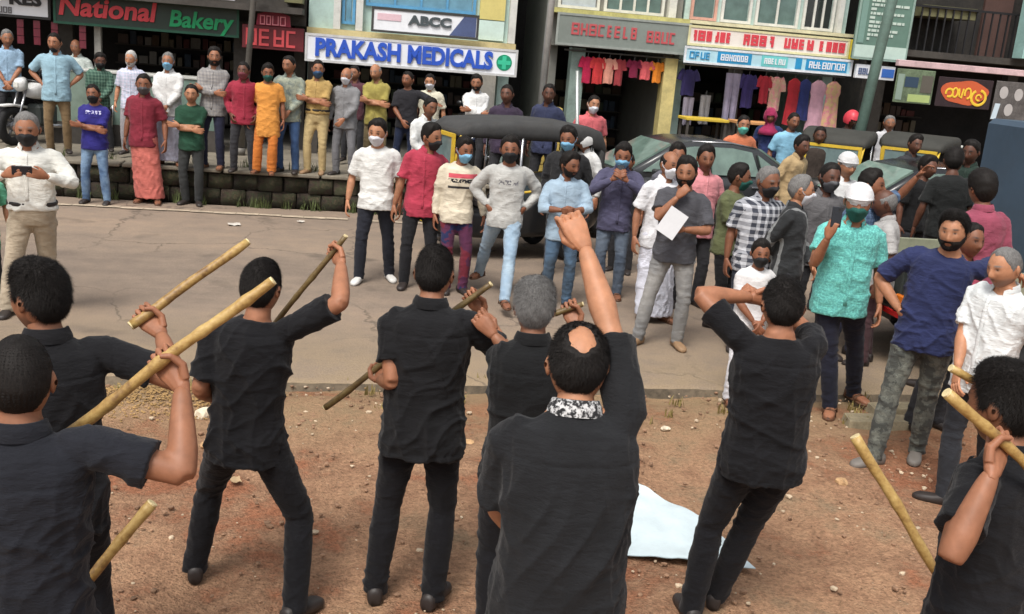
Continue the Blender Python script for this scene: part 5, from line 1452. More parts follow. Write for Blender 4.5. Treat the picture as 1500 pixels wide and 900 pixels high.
        if slv == 'L':
            pts.append(tube([m_(E_, W_, -.12), m_(E_, W_, .0), m_(E_, W_, .3), m_(E_, W_, .75), m_(E_, W_, .95)], [.050, .053, .055, .044, .037], 14))
        if slv == '3':
            pts.append(tube([m_(E_, W_, -.12), m_(E_, W_, .0), m_(E_, W_, .2), m_(E_, W_, .42)], [.050, .053, .054, .052], 14))
    job['top'] = temp_obj(pts, .0074 if hi else .0175 if far else .0135, 4 if hi else 2 if far else 3)
    # ---- bottom
    bk, bmat = p['bot'][0], p['bot'][1]
    pts = []
    wz = 1.0 if st == 'tuck' else .96
    tw = .012 if st == 'tuck' else -.004
    if bk == 'lungi':
        A = (legs['L'][2] + legs['R'][2]) / 2; sp_ = abs(legs['L'][2][0] - legs['R'][2][0]) / 2
        lv = [ring(wz, .168 + tw + .5 * fat, .116 + tw + belly(wz)), ring(.90, .186 + .5 * fat, .135 + .5 * fat)]
        base = pel * np.array([1, 1, 0])
        for z in (.75, .55, .35, .2, .07):
            t = (.90 - z) / .83; C = base * (1 - t) + np.array([A[0], A[1], 0]) * t; out = []
            for k in range(20):
                a = 2 * math.pi * k / 20; out.append(C + np.array([(.186 + .5 * fat - .03 * t + max(0, sp_ - .08) * t) * math.cos(a), (.135 + .5 * fat + .02 * t) * math.sin(a), z]))
            lv.append(out)
        pts.append(loft(lv[::-1]))
    else:
        pts.append(loft([ring(z, w, d) for z, w, d in ((.80, .145, .105), (.85, .168, .118), (.90, .176 + .4 * fat, .124 + .3 * fat), (.95, .170 + .5 * fat, .120 + belly(.95) * .8), (wz, .163 + tw + .5 * fat, .112 + tw + belly(wz) * .9))]))
        wide = p.get('wide', 0.0); cuff = .058 + wide
        for key in 'LR':
            A, K, T, _ = legs[key]; m_ = lambda a, b, t: a + (b - a) * t
            pts.append(tube([A + np.array([0, 0, .05]), m_(A, K, .2), m_(A, K, .6), K, m_(K, T, .08)], [(.088), .094 + .3 * fat, .080 + wide * .3, .066 + wide * .6, .064 + wide * .6], 14))
            B_ = T + np.array([0, 0, -.045])
            pts.append(tube([m_(K, B_, -.10), m_(K, B_, .08), m_(K, B_, .35), m_(K, B_, .75), B_], [.060 + wide * .5, .066 + wide * .6, .068 + wide * .8, .060 + wide, cuff], 14))
    job['bot'] = temp_obj(pts, .0105 if hi else .0185 if far else .0145, 2 if far else 3)
    PEOPLE.append(job)

def folds(V, seed, spec):
    """cloth relief: families of ridged waves; spec = list of (direction, wavelength, amplitude, mask)"""
    r = np.random.default_rng(seed); out = np.zeros(len(V))
    for d, wl, amp, mk in spec:
        d = norm(np.array(d) + r.normal(size=3) * .25); e = norm(np.cross(d, r.normal(size=3)))
        ph = V @ d * 6.283 / wl + 1.5 * np.sin(V @ e * 6.283 / (wl * 2.6) + r.uniform(0, 6.28)) + .7 * np.sin(V @ norm(r.normal(size=3)) * 6.283 / (wl * 1.4)) + r.uniform(0, 6.28)
        w = 1 - np.abs(np.sin(ph / 2)); gate = .5 + .5 * np.sin(V @ norm(r.normal(size=3)) * 6.283 / .33 + r.uniform(0, 6.28))
        out += amp * (w ** 2.4 - .28) * mk * (.25 + .75 * gate)
    return out
def finish_people():
    bpy.context.view_layer.update(); dg = bpy.context.evaluated_depsgraph_get()
    for J in PEOPLE:
        p, r, s, seed, hi = J['p'], J['r'], J['s'], J['seed'], J['hi']
        res = 'hi' if hi else 'far' if J['far'] else 'lo'
        hc = p.get('hair', ('short', 'black'))
        if p.get('cap') and hc[0] != 'none': hc = ('buzz', hc[1])
        # body
        V, Q, T, _ = harvest(J['body'], dg)
        C = np.tile(J['skin'], (len(V), 1))
        VV, QQ, TT, CC = [V], [Q], [T], [C]; k = len(V)
        D, Qh, ph = HD[res]; Ph = head_shape(D)
        fw = p.get('face', 1.0)
        hcol = {'black': (.012, .01, .009), 'gray': (.2, .19, .18), 'white': (.4, .4, .4), 'salt': (.06, .06, .06)}[hc[1]]
        stub = p.get('stub', .35)
        Ch = head_colors(Ph, D, J['skin'], stub, hcol)
        hsc = 1.05 if hi else 1.13
        tf = lambda X: ((X + np.array([0, 0, .117])) * np.array([fw * hsc, hsc, hsc]) - np.array([0, 0, .117])) @ J['Rh'].T + J['HC']
        VV.append(tf(Ph)); QQ.append(Qh + k); CC.append(Ch); k += len(Ph)
        VV.append(tf(EARS[0])); QQ.append(EARS[1] + k); CC.append(np.tile(J['skin'] * .92, (len(EARS[0]), 1))); k += len(EARS[0])
        for key, sg in (('L', 1), ('R', -1)):
            Sh, E_, W_, Hm, hp_ = J['arms'][key]
            hv, hq, ht = HANDS[(hp_, 'hi' if hi else 'lo')]
            X = hv @ Hm.T + W_
            flip = np.linalg.det(Hm) < 0
            VV.append(X); QQ.append((hq[:, ::-1] if flip else hq) + k)
            if len(ht): TT.append((ht[:, ::-1] if flip else ht) + k)
            CC.append(np.tile(J['skin'] * np.array([1.04, 1.0, .98]), (len(X), 1))); k += len(X)
        if J['bare']:
            fv, ff = shoe_mesh('foot'); fv = np.array(fv)
            for key in 'LR':
                A, K, T_, yaw = J['legs'][key]
                X = fv @ Rz(yaw).T + np.array([T_[0], T_[1] - .02, T_[2] - .085])
                q4 = np.array([f for f in ff if len(f) == 4]); VV.append(X); QQ.append(q4 + k); CC.append(np.tile(J['skin'] * .9, (len(X), 1))); k += len(X)
        me = mesh_arrays('body', np.concatenate(VV) * s, np.concatenate(QQ), np.concatenate(TT), True, np.concatenate(CC))
        link('body', me, M_SKIN, r)
        # top
        V, Q, T, Nn = harvest(J['top'], dg)
        z = V[:, 2]; tor = sm(.26, .16, np.abs(V[:, 0])); one = np.ones(len(V))
        aw = sm(1.45, 1.15, z)
        amp = p.get('crease', 1.15 if hi else .72)
        d = folds(V, seed, [((.5, .2, .8), .11, .013, .25 + .75 * aw), ((-.6, .2, .8), .13, .013, .25 + .75 * aw), ((.9, .2, .3), .16, .011, .15 + aw), ((.2, .3, 1), .065, .006, aw * tor + (1 - tor)), ((1, 0, .1), .10, .007, sm(1.0, .85, z)), ((.3, .8, .5), .09, .006, one)])
        if hi:       # yoke, armhole and centre seams, hem stitching
            Vl = V
            d = d / max(amp, .1)
            g_ = lambda q, w: np.exp(-(q / w) ** 2)
            back = sm(.0, .04, V[:, 1]); hemz = V[:, 2].min()
            d -= .0035 * g_(V[:, 2] - 1.335 - .03 * np.abs(V[:, 0]), .0055) * back * tor + .003 * g_(V[:, 2] - hemz - .03, .005) + .0028 * g_(np.abs(V[:, 0]) - .172, .006) * (V[:, 2] > 1.2)
            d = d * amp
        else: d = d
        V = V + Nn * (d * (1 if hi else amp))[:, None]
        J['topV'] = V
        top = link({'tee': 't_shirt', 'shirt': 'shirt', 'kurta': 'kurta', 'tuck': 'shirt'}[p['top'][0]], mesh_arrays('top', V * s, Q, T), p['top'][1], r)
        # bottom
        V, Q, T, Nn = harvest(J['bot'], dg); z = V[:, 2]
        if p['bot'][0] == 'lungi':
            d = folds(V, seed + 5, [((1, .3, 0), .07, .014, sm(.95, .5, z)), ((1, -.4, .12), .11, .014, sm(.98, .6, z)), ((.5, .2, .5), .14, .010, np.ones(len(V)))])
        else:
            kz = J['legs']['L'][1][2]
            d = folds(V, seed + 5, [((.1, .2, 1), .07, .009, np.exp(-((z - kz) / .10) ** 2) + sm(.28, .10, z) + .25), ((.4, .3, .8), .11, .009, np.exp(-((z - .82) / .12) ** 2) + .3), ((-.4, .3, .8), .10, .008, np.exp(-((z - .80) / .14) ** 2) + .3), ((1, .4, .15), .09, .005, np.ones(len(V)))])
        V = V + Nn * d[:, None]; V[:, 2] = np.maximum(V[:, 2], .012)
        link({'lungi': 'lungi', 'pants': 'trousers', 'jeans': 'jeans'}[p['bot'][0]], mesh_arrays('bottom', V * s, Q, T), p['bot'][1], r)
        tfs = lambda X: tf(X) * s
        # hair
        if hc[0] != 'none':
            V, Q, mk = make_hair(hc[0], seed, res)
            Vs, Ts = (hair_strands(V, Q, mk, seed, 13000, .016 if hc[0] in ('short', 'crown', 'balding') else .024 if hc[0] != 'buzz' else .006) if hi else hair_strands(V, Q, mk, seed, 500, .014 if hc[0] != 'buzz' else .004))
            V2, Q2 = compact(V, Q)
            link('hair', mesh_arrays('hair', tfs(np.concatenate([V2, Vs])), Q2, Ts + len(V2)), HAIRS[hc[1]], r)
        # beard
        if p.get('beard'):
            def bm_(D, ph): return np.minimum(np.minimum(-.30 - D[:, 2] - .35 * sm(.5, 1.15, ph) * 0 + .28 * sm(.9, 1.5, ph), (1.62 - ph) * .8), .93 + D[:, 2]) - 1.2 * np.exp(-((D[:, 0]) / .22) ** 2 - ((D[:, 2] + .53) / .07) ** 2) * (D[:, 1] < 0)
            V, Q, mk = shell(res, lambda D, ph, m_: p['beard'] * sm(-.02, .18, m_) + .002 * hnoise(D, seed, 18) - .006 * sm(.03, -.05, m_), bm_)
            V2, Q2 = compact(V, Q); link('beard', mesh_arrays('beard', tfs(V2), Q2), HAIRS[p.get('beardc', 'black')], r)
        # mask
        if p.get('mask'):
            low = -.0 if not p.get('masklow') else -.42
            def mm(D, ph): return np.minimum(np.minimum(low - .06 - D[:, 2] - .22 * sm(.3, 1.0, ph), (1.30 - ph) * .7), .97 + D[:, 2])
            V, Q, mk = shell(res, lambda D, ph, m_: .010 * sm(-.03, .10, m_) + .006 * np.exp(-(D[:, 0] / .25) ** 2) * sm(0, .3, m_) - .004 * sm(.02, -.05, m_), mm)
            V2, Q2 = compact(V, Q); mo = link('face_mask', mesh_arrays('face_mask', tfs(V2), Q2), p['mask'], r)
            for sg in (-1, 1):
                pth = [tf(np.array([[sg * .062, -.045, -.035]]))[0] * s, tf(np.array([[sg * .079, -.008, -.012]]))[0] * s, tf(np.array([[sg * .083, .012, .026]]))[0] * s]
                MB().tube(pth, .0028 * s, 5).build('ear_loop', p['mask'], mo, True)
        # headwear
        hw = p.get('cap')
        if hw:
            kind, hm = hw
            if kind == 'skullcap':
                V, Q, mk = shell(res, lambda D, ph, m_: .019 * sm(-.05, .06, m_) - .0 * ph, lambda D, ph: D[:, 2] - .30 + .12 * np.cos(ph), False)
                V[:, 2] = np.where(V[:, 2] > .105, .105 + (V[:, 2] - .105) * .75, V[:, 2]); nm = 'skullcap'
            elif kind == 'helmet':
                V, Q, mk = shell(res, lambda D, ph, m_: .036 + 0 * ph, lambda D, ph: D[:, 2] + .25 - .55 * sm(1.0, .7, ph), False); nm = 'helmet'
            elif kind == 'scarf':
                V, Q, mk = shell(res, lambda D, ph, m_: .022 + .006 * hnoise(D, seed, 6), lambda D, ph: np.maximum(D[:, 2] - .45, (ph - .75)), False); nm = 'headscarf'
            V2, Q2 = compact(V, Q); co = link(nm, mesh_arrays(nm, tfs(V2), Q2), hm, r)
            if kind == 'skullcap':
                band = [tf(np.array([[.079 * 1.10 * math.cos(t), .105 * 1.07 * math.sin(t) , .034 + .012 * math.sin(t) * -1]]))[0] * s for t in np.linspace(0, 6.283, 25)]
                MB().tube(band, [(.006 * s, .010 * s)] * 25, 6, False).build('band', hm, co, True)
            if kind == 'scarf':
                lv = [[tuple((J['HC'] + np.array([w_ * math.cos(a), w_ * .85 * math.sin(a) + .01, z_])) * s) for a in np.linspace(0, 6.283, 17)[:-1]] for z_, w_ in ((-.30, .19), (-.22, .17), (-.13, .085), (-.06, .082))]
                Vv, Fv = rings_mesh(lv); MB().add(Vv, Fv).build('scarf_drape', hm, co, True)
        # collar
        if p.get('collar', p['top'][0] in ('shirt', 'tuck')):
            cmat = p.get('cmat', p['top'][1])
            ctr = J['neck']
            ring_ = []; open_ = p.get('open', 34); A_ = np.radians(np.linspace(-90 + open_, 270 - open_, 25))
            for z_, w_ in ((-.014, .084), (.006, .082), (.034, .070), (.036, .066), (.002, .074)):
                row = []
                for a in A_:
                    fq = max(0, -math.sin(a)); row.append(tuple((ctr + J['Rc'] @ np.array([w_ * math.cos(a) * (1 - .12 * fq), w_ * .95 * math.sin(a) + .004 - .012 * fq, z_ - .052 * fq ** 1.5])) * s))
                ring_.append(row)
            n = 25; Vc = [q for l in ring_ for q in l]; Fc = [(i * n + k_, i * n + k_ + 1, (i + 1) * n + k_ + 1, (i + 1) * n + k_) for i in range(4) for k_ in range(n - 1)]
            MB().add(Vc, Fc).build('collar', cmat, top, True)
        # button placket and pocket
        if p['top'][0] in ('shirt', 'tuck') and True:
            tv = J['topV']; pl = []
            for zq in np.linspace(1.40, .86 if p['top'][0] == 'shirt' else 1.02, 12):
                sel = (np.abs(tv[:, 2] - zq) < .012) & (np.abs(tv[:, 0]) < .016) & (tv[:, 1] < .06)
                if sel.any(): pl.append(np.array([0.0 + tv[sel][:, 0].mean() * 0, tv[sel][:, 1].min() - .001, zq]) * s)
            if len(pl) > 3:
                MB().tube(pl, [(.013 * s, .003 * s)] * len(pl), 8, True).build('placket', p['top'][1], top, True)
        if p['top'][0] == 'tuck':
            # belt
            V, Q, T, Nn = (None,) * 4
            pel = np.array(p.get('pel', (0, 0, .93)))
            fat = p['fat']
            bl = fat * math.exp(-((.985 - 1.05) / .14) ** 2)
            pth = [(pel + np.array([(.176 + .5 * fat) * math.copysign(abs(math.cos(a)) ** .83, math.cos(a)), (.125 + bl * .9) * math.copysign(abs(math.sin(a)) ** .83, math.sin(a)), .058])) * s for a in np.linspace(0, 6.283, 37)]
            MB().tube(pth, [(.007 * s, .019 * s)] * 37, 6, False).build('belt', P('belt_leather', rgb(36, 30, 28), rough=.45), r, True)
        # shoes
        kind, smat = p.get('shoe', ('shoe', P('dark_shoe', rgb(48, 42, 40), rough=.5)))
        if kind != 'bare':
            for key in 'LR':
                A, K, T_, yaw = J['legs'][key]
                shoe_obj(kind, smat, r, tuple(np.array([T_[0], T_[1] - .02, T_[2] - .085]) * s), yaw, s, 'sandal' if kind == 'sandal' else 'shoe')
        for key in ('body', 'top', 'bot'):
            me = J[key].data; bpy.data.objects.remove(J[key]); bpy.data.meshes.remove(me)
def hand_world(J, key, local=(.088, 0, -.028)):
    Sh, E_, W_, Hm, _ = J['arms'][key]; L = (W_ + Hm @ np.array(local)) * J['s']
    f = math.radians(J['p']['f']); return Rz(f) @ L + np.array([J['p']['x'], J['p']['y'], J['p']['z']])
def C(name, r, g, b, pat=None, c2=None, k=1.0):
    m_ = .3 * r + .59 * g + .11 * b; r, g, b = (m_ + (q - m_) * .84 for q in (r, g, b))
    return cloth(name, rgb(r, g, b), pat, rgb(*c2) if c2 else None, k)
BLACKT = C('black_tee', 19, 19, 23); BLACKP = C('black_trousers', 17, 17, 22)
WHITE = C('white_cotton', 208, 208, 206); JEAN = C('blue_jeans', 62, 84, 116, 'fade', (112, 134, 160)); LJEAN = C('light_jeans', 128, 154, 178, 'fade', (170, 188, 200))
DGREY = C('dark_grey_trousers', 50, 50, 54); NAVY = C('navy_trousers', 36, 38, 60); KHAKI = C('khaki_trousers', 150, 128, 92)
M_MB = P('mask_black', rgb(30, 30, 32), rough=.8); M_MU = P('mask_blue', rgb(120, 172, 204), rough=.8); M_MW = P('mask_white', rgb(206, 208, 214), rough=.8); M_MG = P('mask_green', rgb(30, 84, 76), rough=.8); M_MT = P('mask_teal', rgb(96, 180, 164), rough=.8)
S_WH = ('shoe', P('white_shoe', rgb(200, 198, 194), rough=.5)); S_BR = ('sandal', P('brown_sandal', rgb(92, 62, 44), rough=.6)); S_DK = ('shoe', P('dark_shoe', rgb(48, 42, 40), rough=.5)); S_TN = ('shoe', P('tan_shoe', rgb(140, 112, 84), rough=.6)); S_GY = ('shoe', P('grey_shoe', rgb(110, 104, 98), rough=.6))
def bamboo(name='bamboo', k=1.0):
    mt, N, B = nt(name); co = _obj(N)
    n1 = _noise(N, 9, 5, .6, co); n2 = _noise(N, 60, 4, .6, co)
    f = _math(N, 'ADD', _math(N, 'MULTIPLY', n1.outputs[0], .65), _math(N, 'MULTIPLY', n2.outputs[0], .35))
    c = _ramp(N, f, [(.34, rgb(112 * k, 82 * k, 46 * k)), (.48, rgb(160 * k, 128 * k, 72 * k)), (.62, rgb(186 * k, 158 * k, 98 * k)), (.72, rgb(150 * k, 112 * k, 66 * k))])
    N.links.new(c, B.inputs['Base Color']); B.inputs['Roughness'].default_value = .5; _bump(N, B, n2.outputs[0], .3, .004)
    return mt
M_BAM = bamboo(); M_BAMD = bamboo('brown_cane', .62); M_CUT = P('cut_wood', rgb(214, 196, 150), rough=.7, var=.2, scale=20)
def stick(lab, A, B, r, who=None, key='R'):
    A = np.array(A); B = np.array(B)
    if who is not None:          # slide the stick into the hand that holds it
        J = [j for j in PEOPLE if who in j['p']['lab']][0]; G = hand_world(J, key); d = norm(B - A); off = G - (A + d * ((G - A) @ d)); A = A + off; B = B + off
    A, B = A, B; L = np.linalg.norm(B - A); d = (B - A) / L
    n = max(int(L / .03), 8); rr = random.Random(int(L * 1000)); pts = []; rad = []
    e1 = norm(np.cross(d, [0, 0, 1.0])); e2 = np.cross(d, e1); nodes = [k * .17 + rr.uniform(-.03, .03) for k in range(1, 20)]
    for k in range(n + 1):
        t = k / n; bend = (.012 * math.sin(t * 3.1) + .004 * math.sin(t * 11)) * min(1, L / .8) ** 2
        pts.append(d * L * t + e1 * bend + e2 * .006 * math.sin(t * 7 + 1) * min(1, L / .8) ** 2)
        nd = sum(math.exp(-((t * L - q) / .012) ** 2) for q in nodes)
        rad.append(r * (1 + .20 * nd + .05 * math.sin(t * 17)) * (1 - .12 * t))
    V, F = tube(pts, rad, 14)
    o = MB().add(V, F).build('stick', M_BAMD if 'brown' in lab else M_BAM, None, True); o.location = tuple(A)
    for e, (q, sgn) in enumerate(((pts[0], -1), (pts[-1], 1))):
        Vc, Fc = tube([q, q + d * sgn * .006], [(rad[0] if sgn < 0 else rad[-1]) * .93] * 2, 14); MB().add(Vc, Fc).build('cut_end', M_CUT, o, False)
    return tag(o, lab, 'stick', 'bamboo sticks of the performers')
# ------------------------------------------------------------ who stands where
def thing_in_hand(name, lab, cat, mesh_mb, mat, loc, rot):
    o = mesh_mb.build(name, mat); o.location = loc; o.rotation_euler = rot; return tag(o, lab, cat)
person(dict(lab='man in light blue shirt and dark trousers beside the black motorcycle', x=-8.146, y=16.200, z=0.520, h=1.653, f=25, armL='front', armR='front', group='onlookers on the terrace', top=('shirt',C('lightblue_a',136,168,196),'S'), bot=('pants',DGREY), hair=('short','gray'), hd=(10,8,0)))
person(dict(lab='stout man in pale blue shirt and khaki trousers with hands at his hips', x=-6.874, y=15.091, z=0.520, h=1.683, f=20, armL='hip', armR='hip', group='onlookers on the terrace', top=('shirt',C('paleblue',138,176,194),'S'), bot=('pants',C('khaki_b',122,98,66)), fat=.03, hair=('short','black'), mask=M_MB, masklow=True, hd=(-15,5,0)))
person(dict(lab='balding man in off white shirt behind the pale blue shirt', x=-7.461, y=17.200, z=0.520, h=1.571, f=0, armL='down', armR='down', group='onlookers on the terrace', top=('shirt',C('offwhite_a',186,196,190),'S'), bot=('pants',DGREY), hair=('balding','gray')))
person(dict(lab='man in dark green checked shirt standing behind the indigo shirt', x=-6.495, y=15.750, z=0.520, h=1.441, f=10, armL='front', armR='front', group='onlookers on the terrace', top=('shirt',C('greencheck',50,82,70,'check',(92,120,104)),'L'), bot=('pants',DGREY), hair=('full','black'), mask=M_MB, skin='d'))
person(dict(lab='white haired man in pale checked shirt behind the maroon shirt', x=-5.963, y=15.600, z=0.520, h=1.516, f=5, armL='down', armR='down', group='onlookers on the terrace', top=('shirt',C('palecheck',176,186,206,'check',(206,200,216)),'S'), bot=('pants',C('pale_trousers',150,146,150)), hair=('short','white'), beard=.008, beardc='white', skin='c'))
person(dict(lab='man in white shirt, white mundu and sky blue mask', x=-5.128, y=14.764, z=0.520, h=1.559, f=0, armL='front', armR='front', group='onlookers on the terrace', top=('shirt',WHITE,'L'), bot=('lungi',C('bluish_mundu',176,176,196)), hair=('short','gray'), mask=M_MU, shoe=S_BR))
person(dict(lab='man in grey checked long sleeved shirt with folded arms and navy trousers', x=-4.481, y=14.826, z=0.520, h=1.680, f=0, armL='crossU', armR='crossD', group='onlookers on the terrace', top=('shirt',C('greycheck',146,142,138,'check',(122,120,122)),'L'), bot=('pants',NAVY), hair=('full','black'), beard=.012, shoe=S_BR))
person(dict(lab='man in crimson long sleeved shirt and dark trousers', x=-4.011, y=14.653, z=0.520, h=1.523, f=15, armL='pocket', armR='pocket', group='onlookers on the terrace', top=('shirt',C('crimson',156,38,58),'L'), bot=('pants',DGREY), hair=('short','black'), skin='d', mask=P('mask_maroon', rgb(110,50,60))))
person(dict(lab='man dressed all in orange kurta and orange trousers', x=-3.710, y=14.695, z=0.520, h=1.527, f=10, armL='down', armR='down', group='onlookers on the terrace', top=('kurta',C('orange_kurta',220,140,52),'S'), bot=('pants',C('orange_trousers',208,112,36)), wide=.02, hair=('full','black'), mask=M_MG, skin='b', shoe=S_BR))
person(dict(lab='man in grey green patterned shirt and blue jeans', x=-3.457, y=15.046, z=0.520, h=1.648, f=0, armL='front', armR='down', group='onlookers on the terrace', top=('shirt',C('patterned',150,156,136,'camo',(110,120,116)),'L'), bot=('jeans',C('blue_jeans_b',44,70,112,'fade',(70,96,134))), hair=('short','black')))
person(dict(lab='man in mustard shirt and cream trousers with folded arms and navy mask', x=-3.087, y=15.134, z=0.520, h=1.619, f=0, armL='crossU', armR='crossD', group='onlookers on the terrace', top=('tuck',C('mustard',176,142,78),'S'), bot=('pants',C('cream_trousers',192,166,112)), hair=('short','black'), mask=P('mask_navy', rgb(44,76,110)), fat=.015, shoe=S_TN))
person(dict(lab='man in grey shirt and matching grey trousers', x=-2.668, y=15.185, z=0.520, h=1.548, f=-10, armL='front', armR='down', group='onlookers on the terrace', top=('shirt',C('midgrey',124,124,126),'L'), bot=('pants',C('midgrey_trousers',112,112,116)), hair=('balding','gray'), mask=M_MW))
person(dict(lab='man with reddish face behind the grey shirt', x=-2.852, y=17.000, z=0.520, h=1.525, f=0, armL='down', armR='down', group='onlookers on the terrace', top=('shirt',C('wine_shirt',90,50,60),'S'), bot=('pants',DGREY), hair=('short','black')))
person(dict(lab='bald man in olive yellow shirt with folded arms', x=-2.338, y=15.900, z=0.520, h=1.618, f=0, armL='crossU', armR='crossD', group='onlookers on the terrace', top=('shirt',C('olive_yellow',158,144,66),'S'), bot=('pants',C('khaki_c',120,104,72)), hair=('balding','gray'), skin='c', stub=.7))
person(dict(lab='man in black tee and dark jeans holding one arm straight out', x=-1.866, y=15.900, z=0.520, h=1.535, f=0, armL={'w': (0.542, -0.332, 1.265), 'hand': 'flat', 'palm': (0.00, 0.00, -1.00)}, armR='front', group='onlookers on the terrace', top=('tee',C('charcoal_tee',38,37,42),'S'), bot=('jeans',C('dark_jeans',34,44,72)), hair=('short','black'), skin='b'))
person(dict(lab='man in cream shirt with pale mask behind the outstretched arm', x=-1.569, y=16.500, z=0.520, h=1.513, f=0, armL='down', armR='down', group='onlookers on the terrace', top=('shirt',C('cream_shirt',206,200,176),'S'), bot=('pants',DGREY), hair=('short','black'), mask=M_MW, skin='c'))
person(dict(lab='man in white shirt bending forward behind the white tee', x=-1.475, y=14.700, z=0.000, h=1.777, f=40, armL='gest', armR='front', group='onlookers on the terrace', top=('shirt',C('white_b',206,208,206),'L'), bot=('pants',NAVY), hair=('short','black'), sp=(10,0,0), skin='b'))
person(dict(lab='man in white shirt with folded arms under the green cross sign', x=-0.845, y=16.200, z=0.520, h=1.570, f=10, armL='crossU', armR='crossD', group='onlookers on the terrace', top=('shirt',C('white_c',212,212,210),'L'), bot=('pants',DGREY), hair=('full','black'), beard=.008, hd=(-15,8,0)))
person(dict(lab='man in dark plum shirt seen above the rickshaw roof', x=-0.325, y=15.600, z=0.200, h=1.790, f=0, armL='down', armR='down', group='onlookers on the terrace', top=('shirt',C('plum',58,46,66),'L'), bot=('pants',DGREY), hair=('short','black'), skin='d'))
person(dict(lab='man in dark blue shirt near the yellow cartons', x=0.316, y=15.800, z=0.200, h=1.855, f=-20, armL='down', armR='down', group='onlookers on the terrace', top=('shirt',C('inkblue',48,54,84),'S'), bot=('pants',DGREY), hair=('short','black'), skin='d'))
person(dict(lab='man in coral pink shirt beside the thin metal pipe', x=1.029, y=17.200, z=0.000, h=1.880, f=10, armL='down', armR='down', group='onlookers on the terrace', top=('shirt',C('coral',206,92,98),'S'), bot=('pants',DGREY), hair=('short','black'), mask=M_MW, skin='c'))
person(dict(lab='person in white cap and white shirt behind the blue shirt youth', x=0.813, y=13.000, z=0.000, h=1.643, f=-60, armL='down', armR='down', group='onlookers on the terrace', top=('shirt',C('white_d',206,206,204),'L'), bot=('pants',DGREY), hair=('short','black'), cap=('helmet',P('white_helmet',rgb(216,216,214),rough=.4)), hd=(0,20,0)))
person(dict(lab='man in black tee and red headgear by the shop corner', x=5.577, y=18.300, z=0.200, h=1.740, f=0, armL='down', armR='down', group='onlookers on the terrace', top=('tee',C('black_b',28,28,30),'S'), bot=('pants',DGREY), hair=('short','black'), cap=('helmet',P('red_helmet',rgb(200,62,74),rough=.4)), skin='d'))
person(dict(lab='man in white shirt and yellow lower wrap far behind the lamp pole', x=6.426, y=18.600, z=0.200, h=1.708, f=0, armL='down', armR='down', group='onlookers on the terrace', top=('shirt',C('white_e',206,206,210),'S'), bot=('lungi',C('yellow_wrap',206,180,50)), hair=('short','gray')))
person(dict(lab='man in indigo printed shirt and faded jeans with folded arms', x=-5.881, y=14.070, z=0.000, h=1.597, f=5, armL='crossU', armR='crossD', group='onlookers at the roadside', top=('tee',C('indigo',44,40,128,'print',(190,190,220)),'S'), bot=('jeans',C('jeans_c',70,98,136,'fade',(140,166,190))), hair=('short','black'), mask=M_MB, skin='b'))
person(dict(lab='man in maroon shirt and salmon lungi with a grey mask', x=-5.332, y=14.432, z=0.000, h=1.776, f=0, armL='down', armR='down', group='onlookers at the roadside', top=('shirt',C('maroon_shirt',132,36,52),'S'), bot=('lungi',C('salmon_lungi',206,104,92)), hair=('short','black'), mask=P('mask_grey', rgb(74,72,74)), shoe=S_BR, skin='b'))
person(dict(lab='man in bottle green tee with folded arms and dark trousers', x=-4.739, y=14.596, z=0.000, h=1.674, f=0, armL='crossU', armR='crossD', group='onlookers at the roadside', top=('tee',C('bottle',30,70,50),'S'), bot=('pants',C('dgrey_b',52,54,54)), hair=('short','black'), skin='c'))
person(dict(lab='older man in white shirt and cream trousers filming with a phone', x=-4.120, y=8.495, z=0.000, h=1.719, f=18, armL='phone', armR='phone', footL=(0.079, 0.333, 20), footR=(-0.204, 0.014, -10), near=True, group='onlookers at the roadside', top=('tuck',C('white_shirt_f',214,214,206),'L'), bot=('pants',C('cream_b',176,160,136)), wide=.02, fat=.03, hair=('short','gray'), mask=M_MB, hd=(0,8,0)))
person(dict(lab='person in mint green top at the edge of the road beside the filming man', x=-4.640, y=8.700, z=0.000, h=1.338, f=30, armL='down', armR='down', group='onlookers at the roadside', top=('kurta',C('mint_top',96,190,150),'S'), bot=('pants',DGREY), hair=('full','black')))
person(dict(lab='young man in white tee, white mask and black trousers', x=-1.553, y=10.762, z=0.000, h=1.717, f=5, armL='down', armR='down', footL=(0.196, 0.173, 20), footR=(-0.119, -0.044, -15), near=True, group='onlookers at the roadside', top=('tee',C('white_tee',212,212,208),'S'), bot=('pants',C('black_chinos',34,36,46)), hair=('full','black'), mask=M_MW, shoe=S_WH, skin='c'))
person(dict(lab='young man in red polo shirt and black trousers looking aside', x=-1.057, y=10.724, z=0.000, h=1.727, f=15, armL='down', armR='down', near=True, group='onlookers at the roadside', top=('shirt',C('red_polo',178,50,72),'S'), bot=('pants',C('black_chinos_b',30,30,34)), hair=('full','black'), mask=M_MB, hd=(40,8,-6), sp=(2,8,10)))
person(dict(lab='youth in cream printed sweatshirt and maroon trousers with blue mask', x=-0.633, y=10.651, z=0.000, h=1.620, f=10, armL='down', armR='down', near=True, group='onlookers at the roadside', top=('tee',C('cream_sweat',206,194,170,'bands'),'L'), bot=('pants',C('maroon_track',120,36,52,'camo',(40,44,80),.3)), hair=('full','black'), mask=M_MU, skin='b'))
person(dict(lab='young man in pale grey sweatshirt and light jeans with hands on hips', x=-0.150, y=10.421, z=0.000, h=1.686, f=5, armL='hip', armR='hip', footL=(0.018, -0.588, 10), footR=(-0.216, 0.646, -30), near=True, group='onlookers at the roadside', top=('tee',C('pale_sweat',176,176,172,'print',(110,110,114)),'L'), bot=('jeans',LJEAN), hair=('full','black'), mask=M_MB, skin='b', shoe=S_BR))
